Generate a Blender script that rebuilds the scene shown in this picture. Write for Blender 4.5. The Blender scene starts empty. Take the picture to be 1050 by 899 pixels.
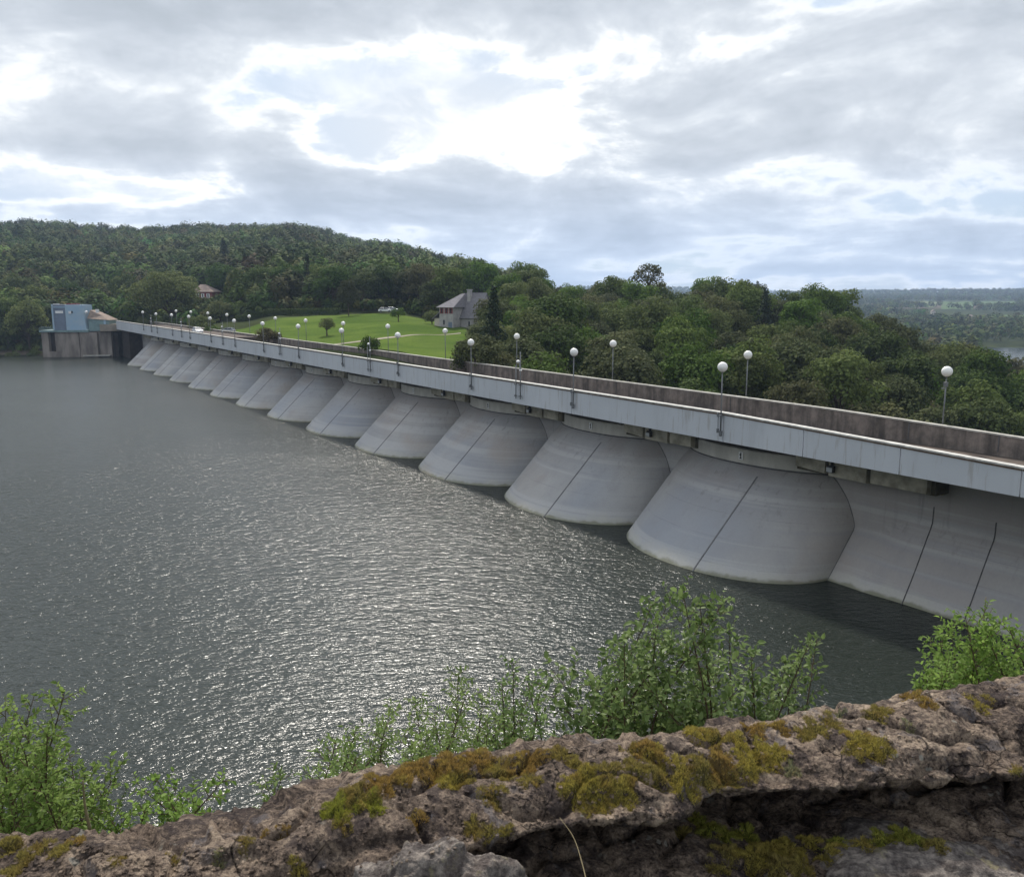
import bpy, math, random
import numpy as np
from mathutils import Vector, Matrix, noise
from mathutils.bvhtree import BVHTree

random.seed(7)
RNG = np.random.default_rng(7)
SC = bpy.context.scene
COL = SC.collection
rad = math.radians

# ------------------------------------------------------------------ camera model (1050 x 899 picture)
F, CX, CY, YH, XV = 870.0, 525.0, 449.5, 304.0, -62.0
PITCH = math.atan((CY - YH) / F)
CZ = 26.6 * 0.8                       # eye height above the water, metres
Q = 0.8
AZ = math.atan((CX - XV) / math.hypot(F, CY - YH))
UX, UY = -math.sin(AZ), math.cos(AZ)  # along the dam, away
NX, NY = -math.cos(AZ), -math.sin(AZ) # upstream


def ray(x, y):
    a = (x - CX) / F
    b = -(y - CY) / F
    return Vector((a, math.cos(PITCH) + b * math.sin(PITCH), -math.sin(PITCH) + b * math.cos(PITCH)))


def at(x, y, Z):                      # point at forward depth Z seen at pixel x, y
    r = ray(x, y)
    k = Z / r.y
    return Vector((r.x * k, Z, CZ + r.z * k))


def px_of(p):
    d = p - Vector((0, 0, CZ))
    fw = d.y * math.cos(PITCH) - d.z * math.sin(PITCH)
    up = d.y * math.sin(PITCH) + d.z * math.cos(PITCH)
    return CX + F * d.x / fw, CY - F * up / fw


def D(s, t, z):                       # dam coordinates -> world metres
    return Vector((Q * (s * UX + t * NX), Q * (s * UY + t * NY), Q * z))


DAM_ROT = math.atan2(UY, UX)          # local +X = away along the dam, local +Y = downstream->?


def lerp_tab(tab, x):
    if x <= tab[0][0]:
        return tab[0][1]
    for (x0, y0), (x1, y1) in zip(tab, tab[1:]):
        if x <= x1:
            return y0 + (y1 - y0) * (x - x0) / (x1 - x0)
    return tab[-1][1]


def fbm(p, o=4, h=0.5):
    v, a, f = 0.0, 1.0, 1.0
    for _ in range(o):
        v += a * noise.noise(p * f)
        a *= h
        f *= 2.03
    return v


# ------------------------------------------------------------------ mesh helpers
class MB:
    def __init__(self):
        self.v, self.f, self.sm = [], [], False

    def add(self, vs, fs):
        o = len(self.v)
        self.v += [tuple(v) for v in vs]
        self.f += [tuple(i + o for i in f) for f in fs]
        return self

    def hexa(self, c):                # 8 corners: bottom ring 0-3, top ring 4-7
        return self.add(c, [(0, 3, 2, 1), (4, 5, 6, 7), (0, 1, 5, 4), (1, 2, 6, 5), (2, 3, 7, 6), (3, 0, 4, 7)])

    def box(self, x0, x1, y0, y1, z0, z1):
        return self.hexa([(x0, y0, z0), (x1, y0, z0), (x1, y1, z0), (x0, y1, z0),
                          (x0, y0, z1), (x1, y0, z1), (x1, y1, z1), (x0, y1, z1)])

    def dbox(self, s0, s1, t0, t1, z0, z1):
        return self.hexa([D(s0, t0, z0), D(s0, t1, z0), D(s1, t1, z0), D(s1, t0, z0),
                          D(s0, t0, z1), D(s0, t1, z1), D(s1, t1, z1), D(s1, t0, z1)])

    def tube(self, path, radii, n=8, cap=True):
        path = [Vector(p) for p in path]
        if not isinstance(radii, (list, tuple)):
            radii = [radii] * len(path)
        rings = []
        for i, p in enumerate(path):
            d = (path[min(i + 1, len(path) - 1)] - path[max(i - 1, 0)]).normalized()
            a = d.orthogonal().normalized() if i == 0 else (rings_a - d * rings_a.dot(d)).normalized()
            rings_a = a
            b = d.cross(a)
            rings.append([p + (a * math.cos(2 * math.pi * k / n) + b * math.sin(2 * math.pi * k / n)) * radii[i] for k in range(n)])
        vs = [v for r in rings for v in r]
        fs = []
        for i in range(len(path) - 1):
            for k in range(n):
                fs.append((i * n + k, i * n + (k + 1) % n, (i + 1) * n + (k + 1) % n, (i + 1) * n + k))
        if cap:
            fs.append(tuple(reversed(range(n))))
            fs.append(tuple(range((len(path) - 1) * n, len(path) * n)))
        return self.add(vs, fs)

    def sphere(self, c, r, nu=20, nv=12):
        c = Vector(c)
        if not isinstance(r, (tuple, list)):
            r = (r, r, r)
        vs = [c + Vector((0, 0, -r[2]))]
        for j in range(1, nv):
            th = -math.pi / 2 + math.pi * j / nv
            for i in range(nu):
                ph = 2 * math.pi * i / nu
                vs.append(c + Vector((r[0] * math.cos(th) * math.cos(ph), r[1] * math.cos(th) * math.sin(ph), r[2] * math.sin(th))))
        vs.append(c + Vector((0, 0, r[2])))
        fs = []
        for i in range(nu):
            fs.append((0, 1 + (i + 1) % nu, 1 + i))
        for j in range(nv - 2):
            for i in range(nu):
                a = 1 + j * nu + i
                b = 1 + j * nu + (i + 1) % nu
                fs.append((a, b, b + nu, a + nu))
        top = len(vs) - 1
        for i in range(nu):
            fs.append((1 + (nv - 2) * nu + i, 1 + (nv - 2) * nu + (i + 1) % nu, top))
        return self.add(vs, fs)

    def grid(self, rows):             # rows of equal length points
        n = len(rows[0])
        vs = [p for r in rows for p in r]
        fs = []
        for i in range(len(rows) - 1):
            for k in range(n - 1):
                fs.append((i * n + k, i * n + k + 1, (i + 1) * n + k + 1, (i + 1) * n + k))
        return self.add(vs, fs)

    def loft(self, rings):            # closed rings, capped
        n = len(rings[0])
        vs = [p for r in rings for p in r]
        fs = []
        for i in range(len(rings) - 1):
            for k in range(n):
                fs.append((i * n + k, i * n + (k + 1) % n, (i + 1) * n + (k + 1) % n, (i + 1) * n + k))
        fs.append(tuple(reversed(range(n))))
        fs.append(tuple(range((len(rings) - 1) * n, len(rings) * n)))
        return self.add(vs, fs)

    def build(self, name, mat, parent=None, smooth=False, bevel=0.0):
        me = bpy.data.meshes.new(name)
        me.from_pydata(self.v, [], self.f)
        me.update()
        if smooth:
            me.polygons.foreach_set('use_smooth', [True] * len(me.polygons))
        o = link(name, me, mat, parent)
        if bevel:
            m = o.modifiers.new('bevel', 'BEVEL')
            m.width = bevel
            m.segments = 2
            m.limit_method = 'ANGLE'
        return o


def link(name, me, mat, parent=None):
    if mat is not None and len(me.materials) == 0:
        me.materials.append(mat)
    o = bpy.data.objects.new(name, me)
    COL.objects.link(o)
    if parent is not None:
        o.parent = parent
        if parent.get('_world'):      # parts written in world coordinates under an Empty that stands elsewhere
            o.matrix_parent_inverse = Matrix.Translation(-parent.location)
    return o


def np_mesh(name, V, Fq, mat, parent=None, colors=None, smooth=False, nv=4):
    me = bpy.data.meshes.new(name)
    me.vertices.add(len(V))
    me.vertices.foreach_set('co', np.asarray(V, np.float32).ravel())
    me.loops.add(Fq.size)
    me.loops.foreach_set('vertex_index', Fq.astype(np.int32).ravel())
    me.polygons.add(len(Fq))
    me.polygons.foreach_set('loop_start', np.arange(0, Fq.size, nv, dtype=np.int32))
    me.polygons.foreach_set('loop_total', np.full(len(Fq), nv, np.int32))
    if smooth:
        me.polygons.foreach_set('use_smooth', np.ones(len(Fq), bool))
    me.update(calc_edges=True)
    if colors is not None:
        a = me.color_attributes.new('tint', 'FLOAT_COLOR', 'POINT')
        a.data.foreach_set('color', np.asarray(colors, np.float32).ravel())
    me.validate()
    return link(name, me, mat, parent)


def tag(o, label=None, cat=None, group=None, kind=None):
    if label: o['label'] = label
    if cat: o['category'] = cat
    if group: o['group'] = group
    if kind: o['kind'] = kind
    return o


def empty(name, loc, rz=0.0, world=False):
    o = bpy.data.objects.new(name, None)
    COL.objects.link(o)
    o.location = loc
    o.rotation_euler = (0, 0, rz)
    if world:
        o['_world'] = 1
    return o


def copy_tree(o, parent=None):
    c = o.copy()
    COL.objects.link(c)
    c.parent = parent
    if parent is not None:
        c.matrix_parent_inverse = o.matrix_parent_inverse.copy()
    for ch in list(o.children):
        copy_tree(ch, c)
    return c


# ------------------------------------------------------------------ materials
class NT:
    """small expression builder over a node tree"""
    def __init__(self, tree):
        self.t = tree

    def n(self, typ, ins=None, **attrs):
        nd = self.t.nodes.new(typ)
        for k, v in attrs.items():
            setattr(nd, k, v)
        for k, v in (ins or {}).items():
            self.put(nd.inputs[k], v)
        return nd

    def put(self, sock, v):
        if isinstance(v, bpy.types.NodeSocket):
            self.t.links.new(v, sock)
        else:
            sock.default_value = v

    def m(self, op, a, b=0.0, c=None, clamp=False):
        nd = self.n('ShaderNodeMath', operation=op, use_clamp=clamp)
        self.put(nd.inputs[0], a)
        self.put(nd.inputs[1], b)
        if c is not None:
            self.put(nd.inputs[2], c)
        return nd.outputs[0]

    def noise(self, vec, scale, detail=4, rough=0.5, dist=0.0):
        nd = self.n('ShaderNodeTexNoise', {'Scale': scale, 'Detail': detail, 'Roughness': rough, 'Distortion': dist})
        if vec is not None:
            self.put(nd.inputs['Vector'], vec)
        return nd.outputs['Fac']

    def ramp(self, fac, stops, interp='LINEAR'):
        nd = self.n('ShaderNodeValToRGB')
        cr = nd.color_ramp
        cr.interpolation = interp
        while len(cr.elements) < len(stops):
            cr.elements.new(0.5)
        for e, (p, c) in zip(cr.elements, stops):
            e.position = p
            e.color = (*c, 1) if len(c) == 3 else c
        self.put(nd.inputs[0], fac)
        return nd.outputs[0]

    def mix(self, fac, a, b, blend='MIX'):
        nd = self.n('ShaderNodeMix', data_type='RGBA', blend_type=blend)
        self.put(nd.inputs[0], fac)
        self.put(nd.inputs[6], a if isinstance(a, bpy.types.NodeSocket) else (*a, 1))
        self.put(nd.inputs[7], b if isinstance(b, bpy.types.NodeSocket) else (*b, 1))
        return nd.outputs[2]

    def map(self, vec, scale=(1, 1, 1), rot=(0, 0, 0), loc=(0, 0, 0)):
        nd = self.n('ShaderNodeMapping')
        self.put(nd.inputs[0], vec)
        nd.inputs['Scale'].default_value = scale
        nd.inputs['Rotation'].default_value = rot
        nd.inputs['Location'].default_value = loc
        return nd.outputs[0]

    def smooth(self, x, lo, hi):
        nd = self.n('ShaderNodeMapRange', interpolation_type='SMOOTHSTEP')
        self.put(nd.inputs[0], x)
        nd.inputs[1].default_value = lo
        nd.inputs[2].default_value = hi
        return nd.outputs[0]

    def bump(self, h, strength, dist, normal=None):
        nd = self.n('ShaderNodeBump', {'Height': h, 'Strength': strength, 'Distance': dist})
        if normal is not None:
            self.put(nd.inputs['Normal'], normal)
        return nd.outputs[0]


def new_mat(name):
    m = bpy.data.materials.new(name)
    m.use_nodes = True
    t = m.node_tree
    t.nodes.clear()
    e = NT(t)
    e.out = e.n('ShaderNodeOutputMaterial')
    return m, e


def principled(e, **ins):
    p = e.n('ShaderNodeBsdfPrincipled')
    for k, v in ins.items():
        k = k.replace('_', ' ')
        if k == 'Base Color' and not isinstance(v, bpy.types.NodeSocket):
            v = (*v, 1)
        e.put(p.inputs[k], v)
    return p


def finish(e, sh, vol=None):
    e.t.links.new(sh.outputs[0], e.out.inputs['Surface'])


def pos(e):
    return e.n('ShaderNodeNewGeometry').outputs['Position']


def objc(e):
    return e.n('ShaderNodeTexCoord').outputs['Object']


def simple(name, c1, c2=None, scale=2.0, rough=0.8, bump=0.0, metallic=0.0, world=True, detail=6, stretch=(1, 1, 1)):
    m, e = new_mat(name)
    v = pos(e) if world else objc(e)
    v = e.map(v, stretch)
    nz = e.noise(v, scale, detail, 0.6)
    c = e.mix(e.smooth(nz, 0.3, 0.7), c1, c2 or tuple(x * 0.8 for x in c1))
    p = principled(e, Base_Color=c, Roughness=rough, Metallic=metallic)
    e.put(p.inputs['Specular IOR Level'], 0.5 if rough < 0.7 else 0.1)
    if bump:
        e.put(p.inputs['Normal'], e.bump(nz, 0.6, bump))
    finish(e, p)
    return m


M = {}


def make_materials():
    # dam concrete of the vaults: cool grey, lift courses, run-off stains
    m, e = new_mat('vault_concrete')
    P = pos(e)
    big = e.noise(P, 0.09, 5, 0.55)
    tone = e.noise(P, 0.055, 3, 0.5)
    streak = e.noise(e.map(P, (0.55, 0.55, 0.05)), 1.0, 6, 0.6)
    course = e.noise(e.map(P, (0.015, 0.015, 0.9)), 1.0, 3, 0.6)
    c = e.mix(e.smooth(big, 0.32, 0.68), (0.30, 0.30, 0.308), (0.40, 0.392, 0.382))
    c = e.mix(e.m('MULTIPLY', e.smooth(tone, 0.52, 0.36), 0.45), c, (0.265, 0.30, 0.36))
    c = e.mix(e.m('MULTIPLY', e.smooth(tone, 0.54, 0.66), 0.5), c, (0.34, 0.30, 0.275))
    c = e.mix(e.m('MULTIPLY', e.smooth(streak, 0.45, 0.72), 0.42), c, (0.27, 0.265, 0.275))
    c = e.mix(e.m('MULTIPLY', e.smooth(course, 0.5, 0.62), 0.6), c, (0.45, 0.445, 0.44))
    course2 = e.noise(e.map(P, (0.03, 0.03, 1.9), (0, 0, 0), (5, 3, 1)), 1.0, 2, 0.5)
    c = e.mix(e.m('MULTIPLY', e.smooth(course2, 0.55, 0.68), 0.35), c, (0.30, 0.305, 0.33))
    sx = e.n('ShaderNodeSeparateXYZ', {0: P})
    z = sx.outputs[2]
    wob = e.m('ADD', z, e.m('MULTIPLY', e.m('SUBTRACT', e.noise(P, 0.5, 4), 0.5), 1.8))
    lift = e.m('ABSOLUTE', e.m('SUBTRACT', e.m('FRACT', e.m('MULTIPLY', e.m('ADD', z, e.m('MULTIPLY', e.noise(P, 0.3, 3), 0.12)), 0.62)), 0.5))
    lift = e.m('MULTIPLY', e.smooth(lift, 0.03, 0.0), e.smooth(e.noise(P, 0.4, 4), 0.38, 0.62))
    c = e.mix(e.m('MULTIPLY', lift, 0.38), c, (0.19, 0.19, 0.195))
    drip = e.noise(e.map(P, (1.7, 1.7, 0.07)), 1.0, 6, 0.65)
    c = e.mix(e.m('MULTIPLY', e.m('MULTIPLY', e.smooth(drip, 0.54, 0.7), e.smooth(z, 1.5, 6.5)), 0.55), c, (0.17, 0.165, 0.16))
    tide = e.smooth(wob, 0.85, 0.15)
    c = e.mix(e.m('MULTIPLY', tide, 0.55), c, (0.44, 0.43, 0.37))
    weed = e.smooth(e.m('ADD', z, e.m('MULTIPLY', e.m('SUBTRACT', e.noise(P, 1.2, 5), 0.5), 0.5)), 0.30, 0.05)
    c = e.mix(e.m('MULTIPLY', weed, 0.8), c, (0.15, 0.15, 0.085))
    upper = e.m('MULTIPLY', e.smooth(wob, 4.6, 6.6), e.smooth(e.noise(P, 0.25, 3), 0.35, 0.6))
    c = e.mix(e.m('MULTIPLY', upper, 0.65), c, (0.30, 0.275, 0.265))
    rust = e.m('MULTIPLY', e.smooth(e.noise(e.map(P, (0.12, 0.12, 0.16)), 1.0, 4), 0.56, 0.72), 0.35)
    c = e.mix(rust, c, (0.34, 0.27, 0.21))
    fine = e.noise(P, 6, 6, 0.7)
    c = e.mix(e.m('MULTIPLY', e.smooth(fine, 0.4, 0.75), 0.2), c, (0.2, 0.2, 0.2))
    p = principled(e, Base_Color=c, Roughness=0.7)
    e.put(p.inputs['Normal'], e.bump(e.m('ADD', e.m('MULTIPLY', fine, 0.3), course), 0.25, 0.05))
    finish(e, p)
    M['vault'] = m
    M['band'] = simple('band_concrete', (0.58, 0.56, 0.515), (0.44, 0.425, 0.39), 0.8, 0.85, 0.03, stretch=(1, 1, 0.35))
    M['beam'] = simple('beam_concrete', (0.52, 0.485, 0.40), (0.27, 0.25, 0.20), 0.9, 0.9, 0.04)
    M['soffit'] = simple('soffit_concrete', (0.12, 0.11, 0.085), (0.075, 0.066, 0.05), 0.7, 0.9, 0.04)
    M['joint'] = simple('joint_seal', (0.14, 0.14, 0.145), (0.085, 0.085, 0.09), 1.5, 0.8)
    M['joint_light'] = simple('vault_joint', (0.20, 0.195, 0.20), (0.13, 0.13, 0.135), 1.5, 0.8)
    # painted girder
    m, e = new_mat('girder_paint')
    P = pos(e)
    a = e.noise(e.map(P, (0.6, 0.6, 0.12)), 1.0, 6, 0.6)
    b = e.noise(P, 0.12, 3)
    c = e.mix(e.smooth(b, 0.3, 0.7), (0.56, 0.585, 0.62), (0.49, 0.515, 0.55))
    c = e.mix(e.m('MULTIPLY', e.smooth(a, 0.52, 0.75), 0.4), c, (0.36, 0.37, 0.385))
    g = e.noise(e.map(P, (3, 3, 0.3)), 1.0, 4, 0.6)
    c = e.mix(e.m('MULTIPLY', e.smooth(g, 0.55, 0.70), 0.5), c, (0.31, 0.285, 0.255))
    p = principled(e, Base_Color=c, Roughness=0.45)
    e.put(p.inputs['Normal'], e.bump(b, 0.1, 0.05))
    finish(e, p)
    M['girder'] = m
    M['rail'] = simple('rail_white', (0.58, 0.57, 0.53), (0.36, 0.345, 0.32), 2.0, 0.5)
    M['rust_strip'] = simple('rusty_strip', (0.22, 0.16, 0.12), (0.12, 0.09, 0.07), 2.0, 0.8)
    # weathered parapet
    m, e = new_mat('parapet_concrete')
    P = pos(e)
    st = e.noise(e.map(P, (1.1, 1.1, 0.10)), 1.0, 7, 0.65)
    bl = e.noise(P, 1.1, 9, 0.72)
    c = e.mix(e.smooth(bl, 0.3, 0.7), (0.24, 0.20, 0.175), (0.105, 0.092, 0.083))
    c = e.mix(e.m('MULTIPLY', e.smooth(st, 0.42, 0.68), 0.75), c, (0.045, 0.040, 0.036))
    c = e.mix(e.m('MULTIPLY', e.smooth(st, 0.44, 0.25), 0.5), c, (0.34, 0.285, 0.25))
    p = principled(e, Base_Color=c, Roughness=0.95)
    e.put(p.inputs['Normal'], e.bump(bl, 0.4, 0.05))
    finish(e, p)
    M['parapet'] = m
    M['coping'] = simple('coping_pale', (0.56, 0.54, 0.49), (0.36, 0.345, 0.31), 1.2, 0.8)
    M['road'] = simple('road_surface', (0.13, 0.105, 0.09), (0.085, 0.072, 0.064), 0.8, 0.9)
    M['path'] = simple('gravel_path', (0.34, 0.30, 0.25), (0.25, 0.22, 0.18), 0.6, 0.95)
    M['steel'] = simple('lamp_steel', (0.19, 0.20, 0.21), (0.14, 0.145, 0.15), 3.0, 0.5, metallic=0.3, world=False)
    M['globe'] = simple('opal_globe', (0.88, 0.875, 0.85), (0.80, 0.79, 0.76), 3.0, 0.25, world=False)
    M['black'] = simple('black_housing', (0.025, 0.025, 0.028), None, 5, 0.5, world=False)
    M['glass'] = simple('lamp_glass', (0.55, 0.57, 0.6), None, 5, 0.15, world=False)
    M['white'] = simple('white_paint', (0.78, 0.78, 0.78), (0.7, 0.7, 0.7), 4, 0.35, world=False)
    M['tower'] = simple('tower_concrete', (0.30, 0.265, 0.235), (0.14, 0.122, 0.112), 0.35, 0.9, 0.05, stretch=(1, 1, 0.3))
    M['tower_dark'] = simple('recess_dark_concrete', (0.055, 0.045, 0.04), (0.03, 0.026, 0.025), 0.8, 0.9)  # dark recess tone set by colour: tower slot, joint, side wall, abutment
    M['cabin'] = simple('blue_paint', (0.27, 0.40, 0.53), (0.33, 0.43, 0.51), 0.5, 0.6)
    M['cabin_dark'] = simple('slate_blue_paint', (0.15, 0.19, 0.26), (0.12, 0.155, 0.21), 0.8, 0.6)
    M['turq'] = simple('turquoise_paint', (0.19, 0.28, 0.285), (0.13, 0.20, 0.21), 0.8, 0.6)
    M['roofbrown'] = simple('brown_roofing', (0.30, 0.24, 0.20), (0.20, 0.16, 0.135), 1.2, 0.9)
    M['slate'] = simple('slate_roof', (0.215, 0.205, 0.22), (0.15, 0.145, 0.16), 1.2, 0.85, 0.02, stretch=(1, 1, 4))
    M['render'] = simple('stone_wall', (0.42, 0.40, 0.39), (0.30, 0.285, 0.28), 1.0, 0.9)
    M['cream'] = simple('cream_wall', (0.52, 0.47, 0.40), (0.42, 0.38, 0.33), 0.8, 0.9)
    M['redwood'] = simple('red_shutters', (0.21, 0.035, 0.045), (0.15, 0.03, 0.035), 1.5, 0.6)
    M['pane'] = simple('window_pane', (0.03, 0.035, 0.045), None, 1, 0.1)
    M['tile'] = simple('roof_tiles', (0.30, 0.235, 0.20), (0.22, 0.17, 0.15), 1.0, 0.8)
    M['carwhite'] = simple('car_paint_white', (0.75, 0.76, 0.78), None, 2, 0.25, world=False)
    M['carsilver'] = simple('car_paint_silver', (0.50, 0.53, 0.57), None, 2, 0.25, metallic=0.4, world=False)
    M['tyre'] = simple('tyre_rubber', (0.02, 0.02, 0.02), None, 5, 0.8, world=False)
    M['lens_red'] = simple('tail_lens', (0.35, 0.02, 0.02), None, 5, 0.3, world=False)
    M['bark'] = simple('bark', (0.11, 0.085, 0.065), (0.05, 0.04, 0.032), 3, 0.95, world=False, stretch=(1, 1, 0.3))
    M['twig'] = simple('twig', (0.13, 0.09, 0.06), (0.07, 0.055, 0.04), 12, 0.9, world=False)
    M['straw'] = simple('dry_stalk', (0.24, 0.20, 0.12), (0.18, 0.15, 0.09), 9, 0.9, world=False)

    # ground under the woods
    m, e = new_mat('ground_cover')
    P = pos(e)
    a = e.noise(P, 0.03, 6, 0.6)
    b = e.noise(P, 0.5, 5, 0.6)
    c = e.mix(e.smooth(a, 0.35, 0.65), (0.030, 0.045, 0.020), (0.055, 0.075, 0.028))
    c = e.mix(e.m('MULTIPLY', b, 0.5), c, (0.06, 0.05, 0.03))
    sx = e.n('ShaderNodeSeparateXYZ', {0: P})
    shore = e.m('MULTIPLY', e.smooth(sx.outputs[2], 2.6, 0.6), e.smooth(sx.outputs[2], -7.0, -4.0))
    c = e.mix(e.m('MULTIPLY', shore, 0.9), c, (0.13, 0.105, 0.08))
    p = principled(e, Base_Color=c, Roughness=1.0)
    e.put(p.inputs['Specular IOR Level'], 0.0)
    e.put(p.inputs['Normal'], e.bump(b, 0.8, 0.4))
    finish(e, p)
    M['ground'] = m
    m, e = new_mat('lawn_grass')
    P = pos(e)
    a = e.noise(P, 0.06, 5, 0.6)
    b = e.noise(P, 1.6, 6, 0.7)
    c = e.mix(e.smooth(a, 0.35, 0.65), (0.105, 0.150, 0.034), (0.064, 0.104, 0.024))
    c = e.mix(e.m('MULTIPLY', e.smooth(b, 0.45, 0.7), 0.6), c, (0.045, 0.070, 0.016))
    c = e.mix(e.m('MULTIPLY', e.smooth(e.noise(P, 0.022, 4, 0.6, 0.6), 0.5, 0.62), 0.4), c, (0.105, 0.14, 0.04))
    p = principled(e, Base_Color=c, Roughness=1.0)
    e.put(p.inputs['Specular IOR Level'], 0.0)
    e.put(p.inputs['Normal'], e.bump(b, 0.8, 0.2))
    finish(e, p)
    M['lawn'] = m
    M['pasture'] = simple('pasture', (0.085, 0.13, 0.04), (0.065, 0.105, 0.034), 0.006, 1.0)
    M['pale_field'] = simple('pale_field', (0.16, 0.175, 0.085), (0.11, 0.14, 0.06), 0.01, 1.0)

    # foliage
    def leaf(name, ca, cb, cc, transl=0.28, attr=False, scale=0.35, world=True, gloss=0.75, vary=0.55, spec=0.06, hv=0.06):
        m, e = new_mat(name)
        v = pos(e)
        a = e.noise(v, scale, 3, 0.6)
        oi = e.n('ShaderNodeObjectInfo').outputs['Random']
        geo = e.n('ShaderNodeNewGeometry').outputs['Random Per Island']
        gw = 0.16 if attr else 0.34
        c = e.ramp(e.m('ADD', e.m('MULTIPLY', a, 1 - gw), e.m('MULTIPLY', geo, gw)), [(0.2, ca), (0.5, cb), (0.8, cc)])
        if attr:
            t = e.n('ShaderNodeAttribute', attribute_name='tint').outputs['Color']
            c = e.mix(1.0, c, t, 'MULTIPLY')
        else:
            h = e.n('ShaderNodeHueSaturation', {'Hue': e.m('ADD', 0.5 - hv / 2, e.m('MULTIPLY', oi, hv)),
                                               'Saturation': e.m('ADD', 0.92 - 3 * hv, e.m('MULTIPLY', oi, 6 * hv)),
                                               'Value': e.m('ADD', 1 - vary / 2, e.m('MULTIPLY', e.m('FRACT', e.m('MULTIPLY', oi, 7.13)), vary)),
                                               'Color': c})
            c = h.outputs[0]
        p = principled(e, Base_Color=c, Roughness=gloss)
        e.put(p.inputs['Specular IOR Level'], spec)
        tr = e.n('ShaderNodeBsdfTranslucent', {'Color': c})
        mx = e.n('ShaderNodeMixShader', {0: transl})
        e.t.links.new(p.outputs[0], mx.inputs[1])
        e.t.links.new(tr.outputs[0], mx.inputs[2])
        finish(e, mx)
        return m
    M['leaf_dark'] = leaf('leaves_dark', (0.0338, 0.0490, 0.0144), (0.0581, 0.0835, 0.0224), (0.1003, 0.1296, 0.0304))
    M['leaf_mid'] = leaf('leaves_mid', (0.0507, 0.0739, 0.0176), (0.0887, 0.1258, 0.0264), (0.1394, 0.1776, 0.0384))
    M['leaf_light'] = leaf('leaves_light', (0.0771, 0.1162, 0.0208), (0.1320, 0.1901, 0.0336), (0.2017, 0.2534, 0.0488))
    M['leaf_olive'] = leaf('leaves_olive', (0.0528, 0.0592, 0.0208), (0.0848, 0.0928, 0.0320), (0.1264, 0.1328, 0.0440))
    M['needle'] = leaf('needles', (0.0136, 0.0256, 0.0136), (0.0232, 0.0400, 0.0192), (0.0360, 0.0568, 0.0256), 0.12)
    M['leaf_rust'] = leaf('leaves_rust', (0.05, 0.04, 0.022), (0.075, 0.06, 0.03), (0.10, 0.085, 0.04))
    M['forest'] = leaf('forest_leaves', (0.0433, 0.0581, 0.0172), (0.0682, 0.0935, 0.0238), (0.1072, 0.1368, 0.0344), 0.12, attr=True, scale=0.05)
    M['bush_bright'] = leaf('bush_leaves_bright', (0.1105, 0.1950, 0.0286), (0.1820, 0.2925, 0.0468), (0.2730, 0.3900, 0.0845), 0.55, scale=1.5, gloss=0.5, vary=0.1, spec=0.12, hv=0.012)
    M['bush_grey'] = leaf('bush_leaves_grey', (0.0780, 0.1326, 0.0343), (0.1482, 0.2262, 0.0562), (0.2340, 0.3198, 0.1092), 0.45, scale=1.2, gloss=0.45, vary=0.1, spec=0.14, hv=0.012)
    M['bush_fine'] = leaf('bush_leaves_fine', (0.1170, 0.1885, 0.0390), (0.1950, 0.2925, 0.0650), (0.2860, 0.3770, 0.1170), 0.52, scale=1.2, gloss=0.5, vary=0.1, spec=0.12, hv=0.012)

    # water
    m, e = new_mat('lake_water')
    P = pos(e)
    big = e.noise(P, 0.035, 3, 0.5)
    w1 = e.noise(e.map(P, (0.75, 1.5, 1), (0, 0, rad(-24))), 1.0, 3, 0.55, 0.6)
    w2 = e.noise(e.map(P, (2.1, 3.9, 1), (0, 0, rad(-38))), 1.0, 3, 0.55, 0.5)
    w3 = e.noise(e.map(P, (6.0, 9.0, 1), (0, 0, rad(-12))), 1.0, 2, 0.5)
    h = e.m('ADD', e.m('MULTIPLY', w1, 0.20), e.m('ADD', e.m('MULTIPLY', w2, 0.115), e.m('MULTIPLY', w3, 0.022)))
    gust = e.m('ADD', 0.8, e.m('MULTIPLY', e.smooth(big, 0.3, 0.7), 0.35))
    h = e.m('MULTIPLY', h, gust)
    p = principled(e, Base_Color=(0.017, 0.022, 0.018), Roughness=0.2, IOR=1.333)
    e.put(p.inputs['Specular IOR Level'], 0.5)
    e.put(p.inputs['Normal'], e.bump(h, 1.0, WAVE))
    finish(e, p)
    M['water'] = m
    m, e = new_mat('far_lake_water')
    P = pos(e)
    p = principled(e, Base_Color=(0.03, 0.04, 0.045), Roughness=0.22, IOR=1.333)
    e.put(p.inputs['Normal'], e.bump(e.noise(P, 0.3, 3), 0.5, 0.3))
    finish(e, p)
    M['farlake'] = m

    # foreground rock
    m, e = new_mat('lichen_rock')
    P = pos(e)
    a = e.noise(P, 3.0, 8, 0.62, 0.3)
    b = e.noise(P, 17, 9, 0.72, 0.3)
    c1 = e.noise(P, 85, 8, 0.8)
    vor = e.n('ShaderNodeTexVoronoi', {'Vector': P, 'Scale': 62.0, 'Randomness': 1.0}).outputs['Distance']
    mixv = e.m('ADD', e.m('MULTIPLY', a, 0.30), e.m('ADD', e.m('MULTIPLY', b, 0.35), e.m('MULTIPLY', c1, 0.35)))
    c = e.ramp(mixv, [(0.40, (0.034, 0.027, 0.024)), (0.455, (0.105, 0.080, 0.066)), (0.50, (0.23, 0.175, 0.138)), (0.545, (0.40, 0.31, 0.235)), (0.60, (0.62, 0.49, 0.37)), (0.68, (0.72, 0.60, 0.47))])
    dark = e.smooth(e.noise(P, 9.0, 9, 0.74, 0.6), 0.50, 0.58)
    c = e.mix(e.m('MULTIPLY', dark, 0.75), c, (0.060, 0.047, 0.048))
    grey = e.smooth(e.noise(P, 6.0, 8, 0.68, 0.8), 0.57, 0.63)
    c = e.mix(e.m('MULTIPLY', grey, 0.55), c, (0.22, 0.205, 0.215))
    speck = e.smooth(c1, 0.60, 0.68)
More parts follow.
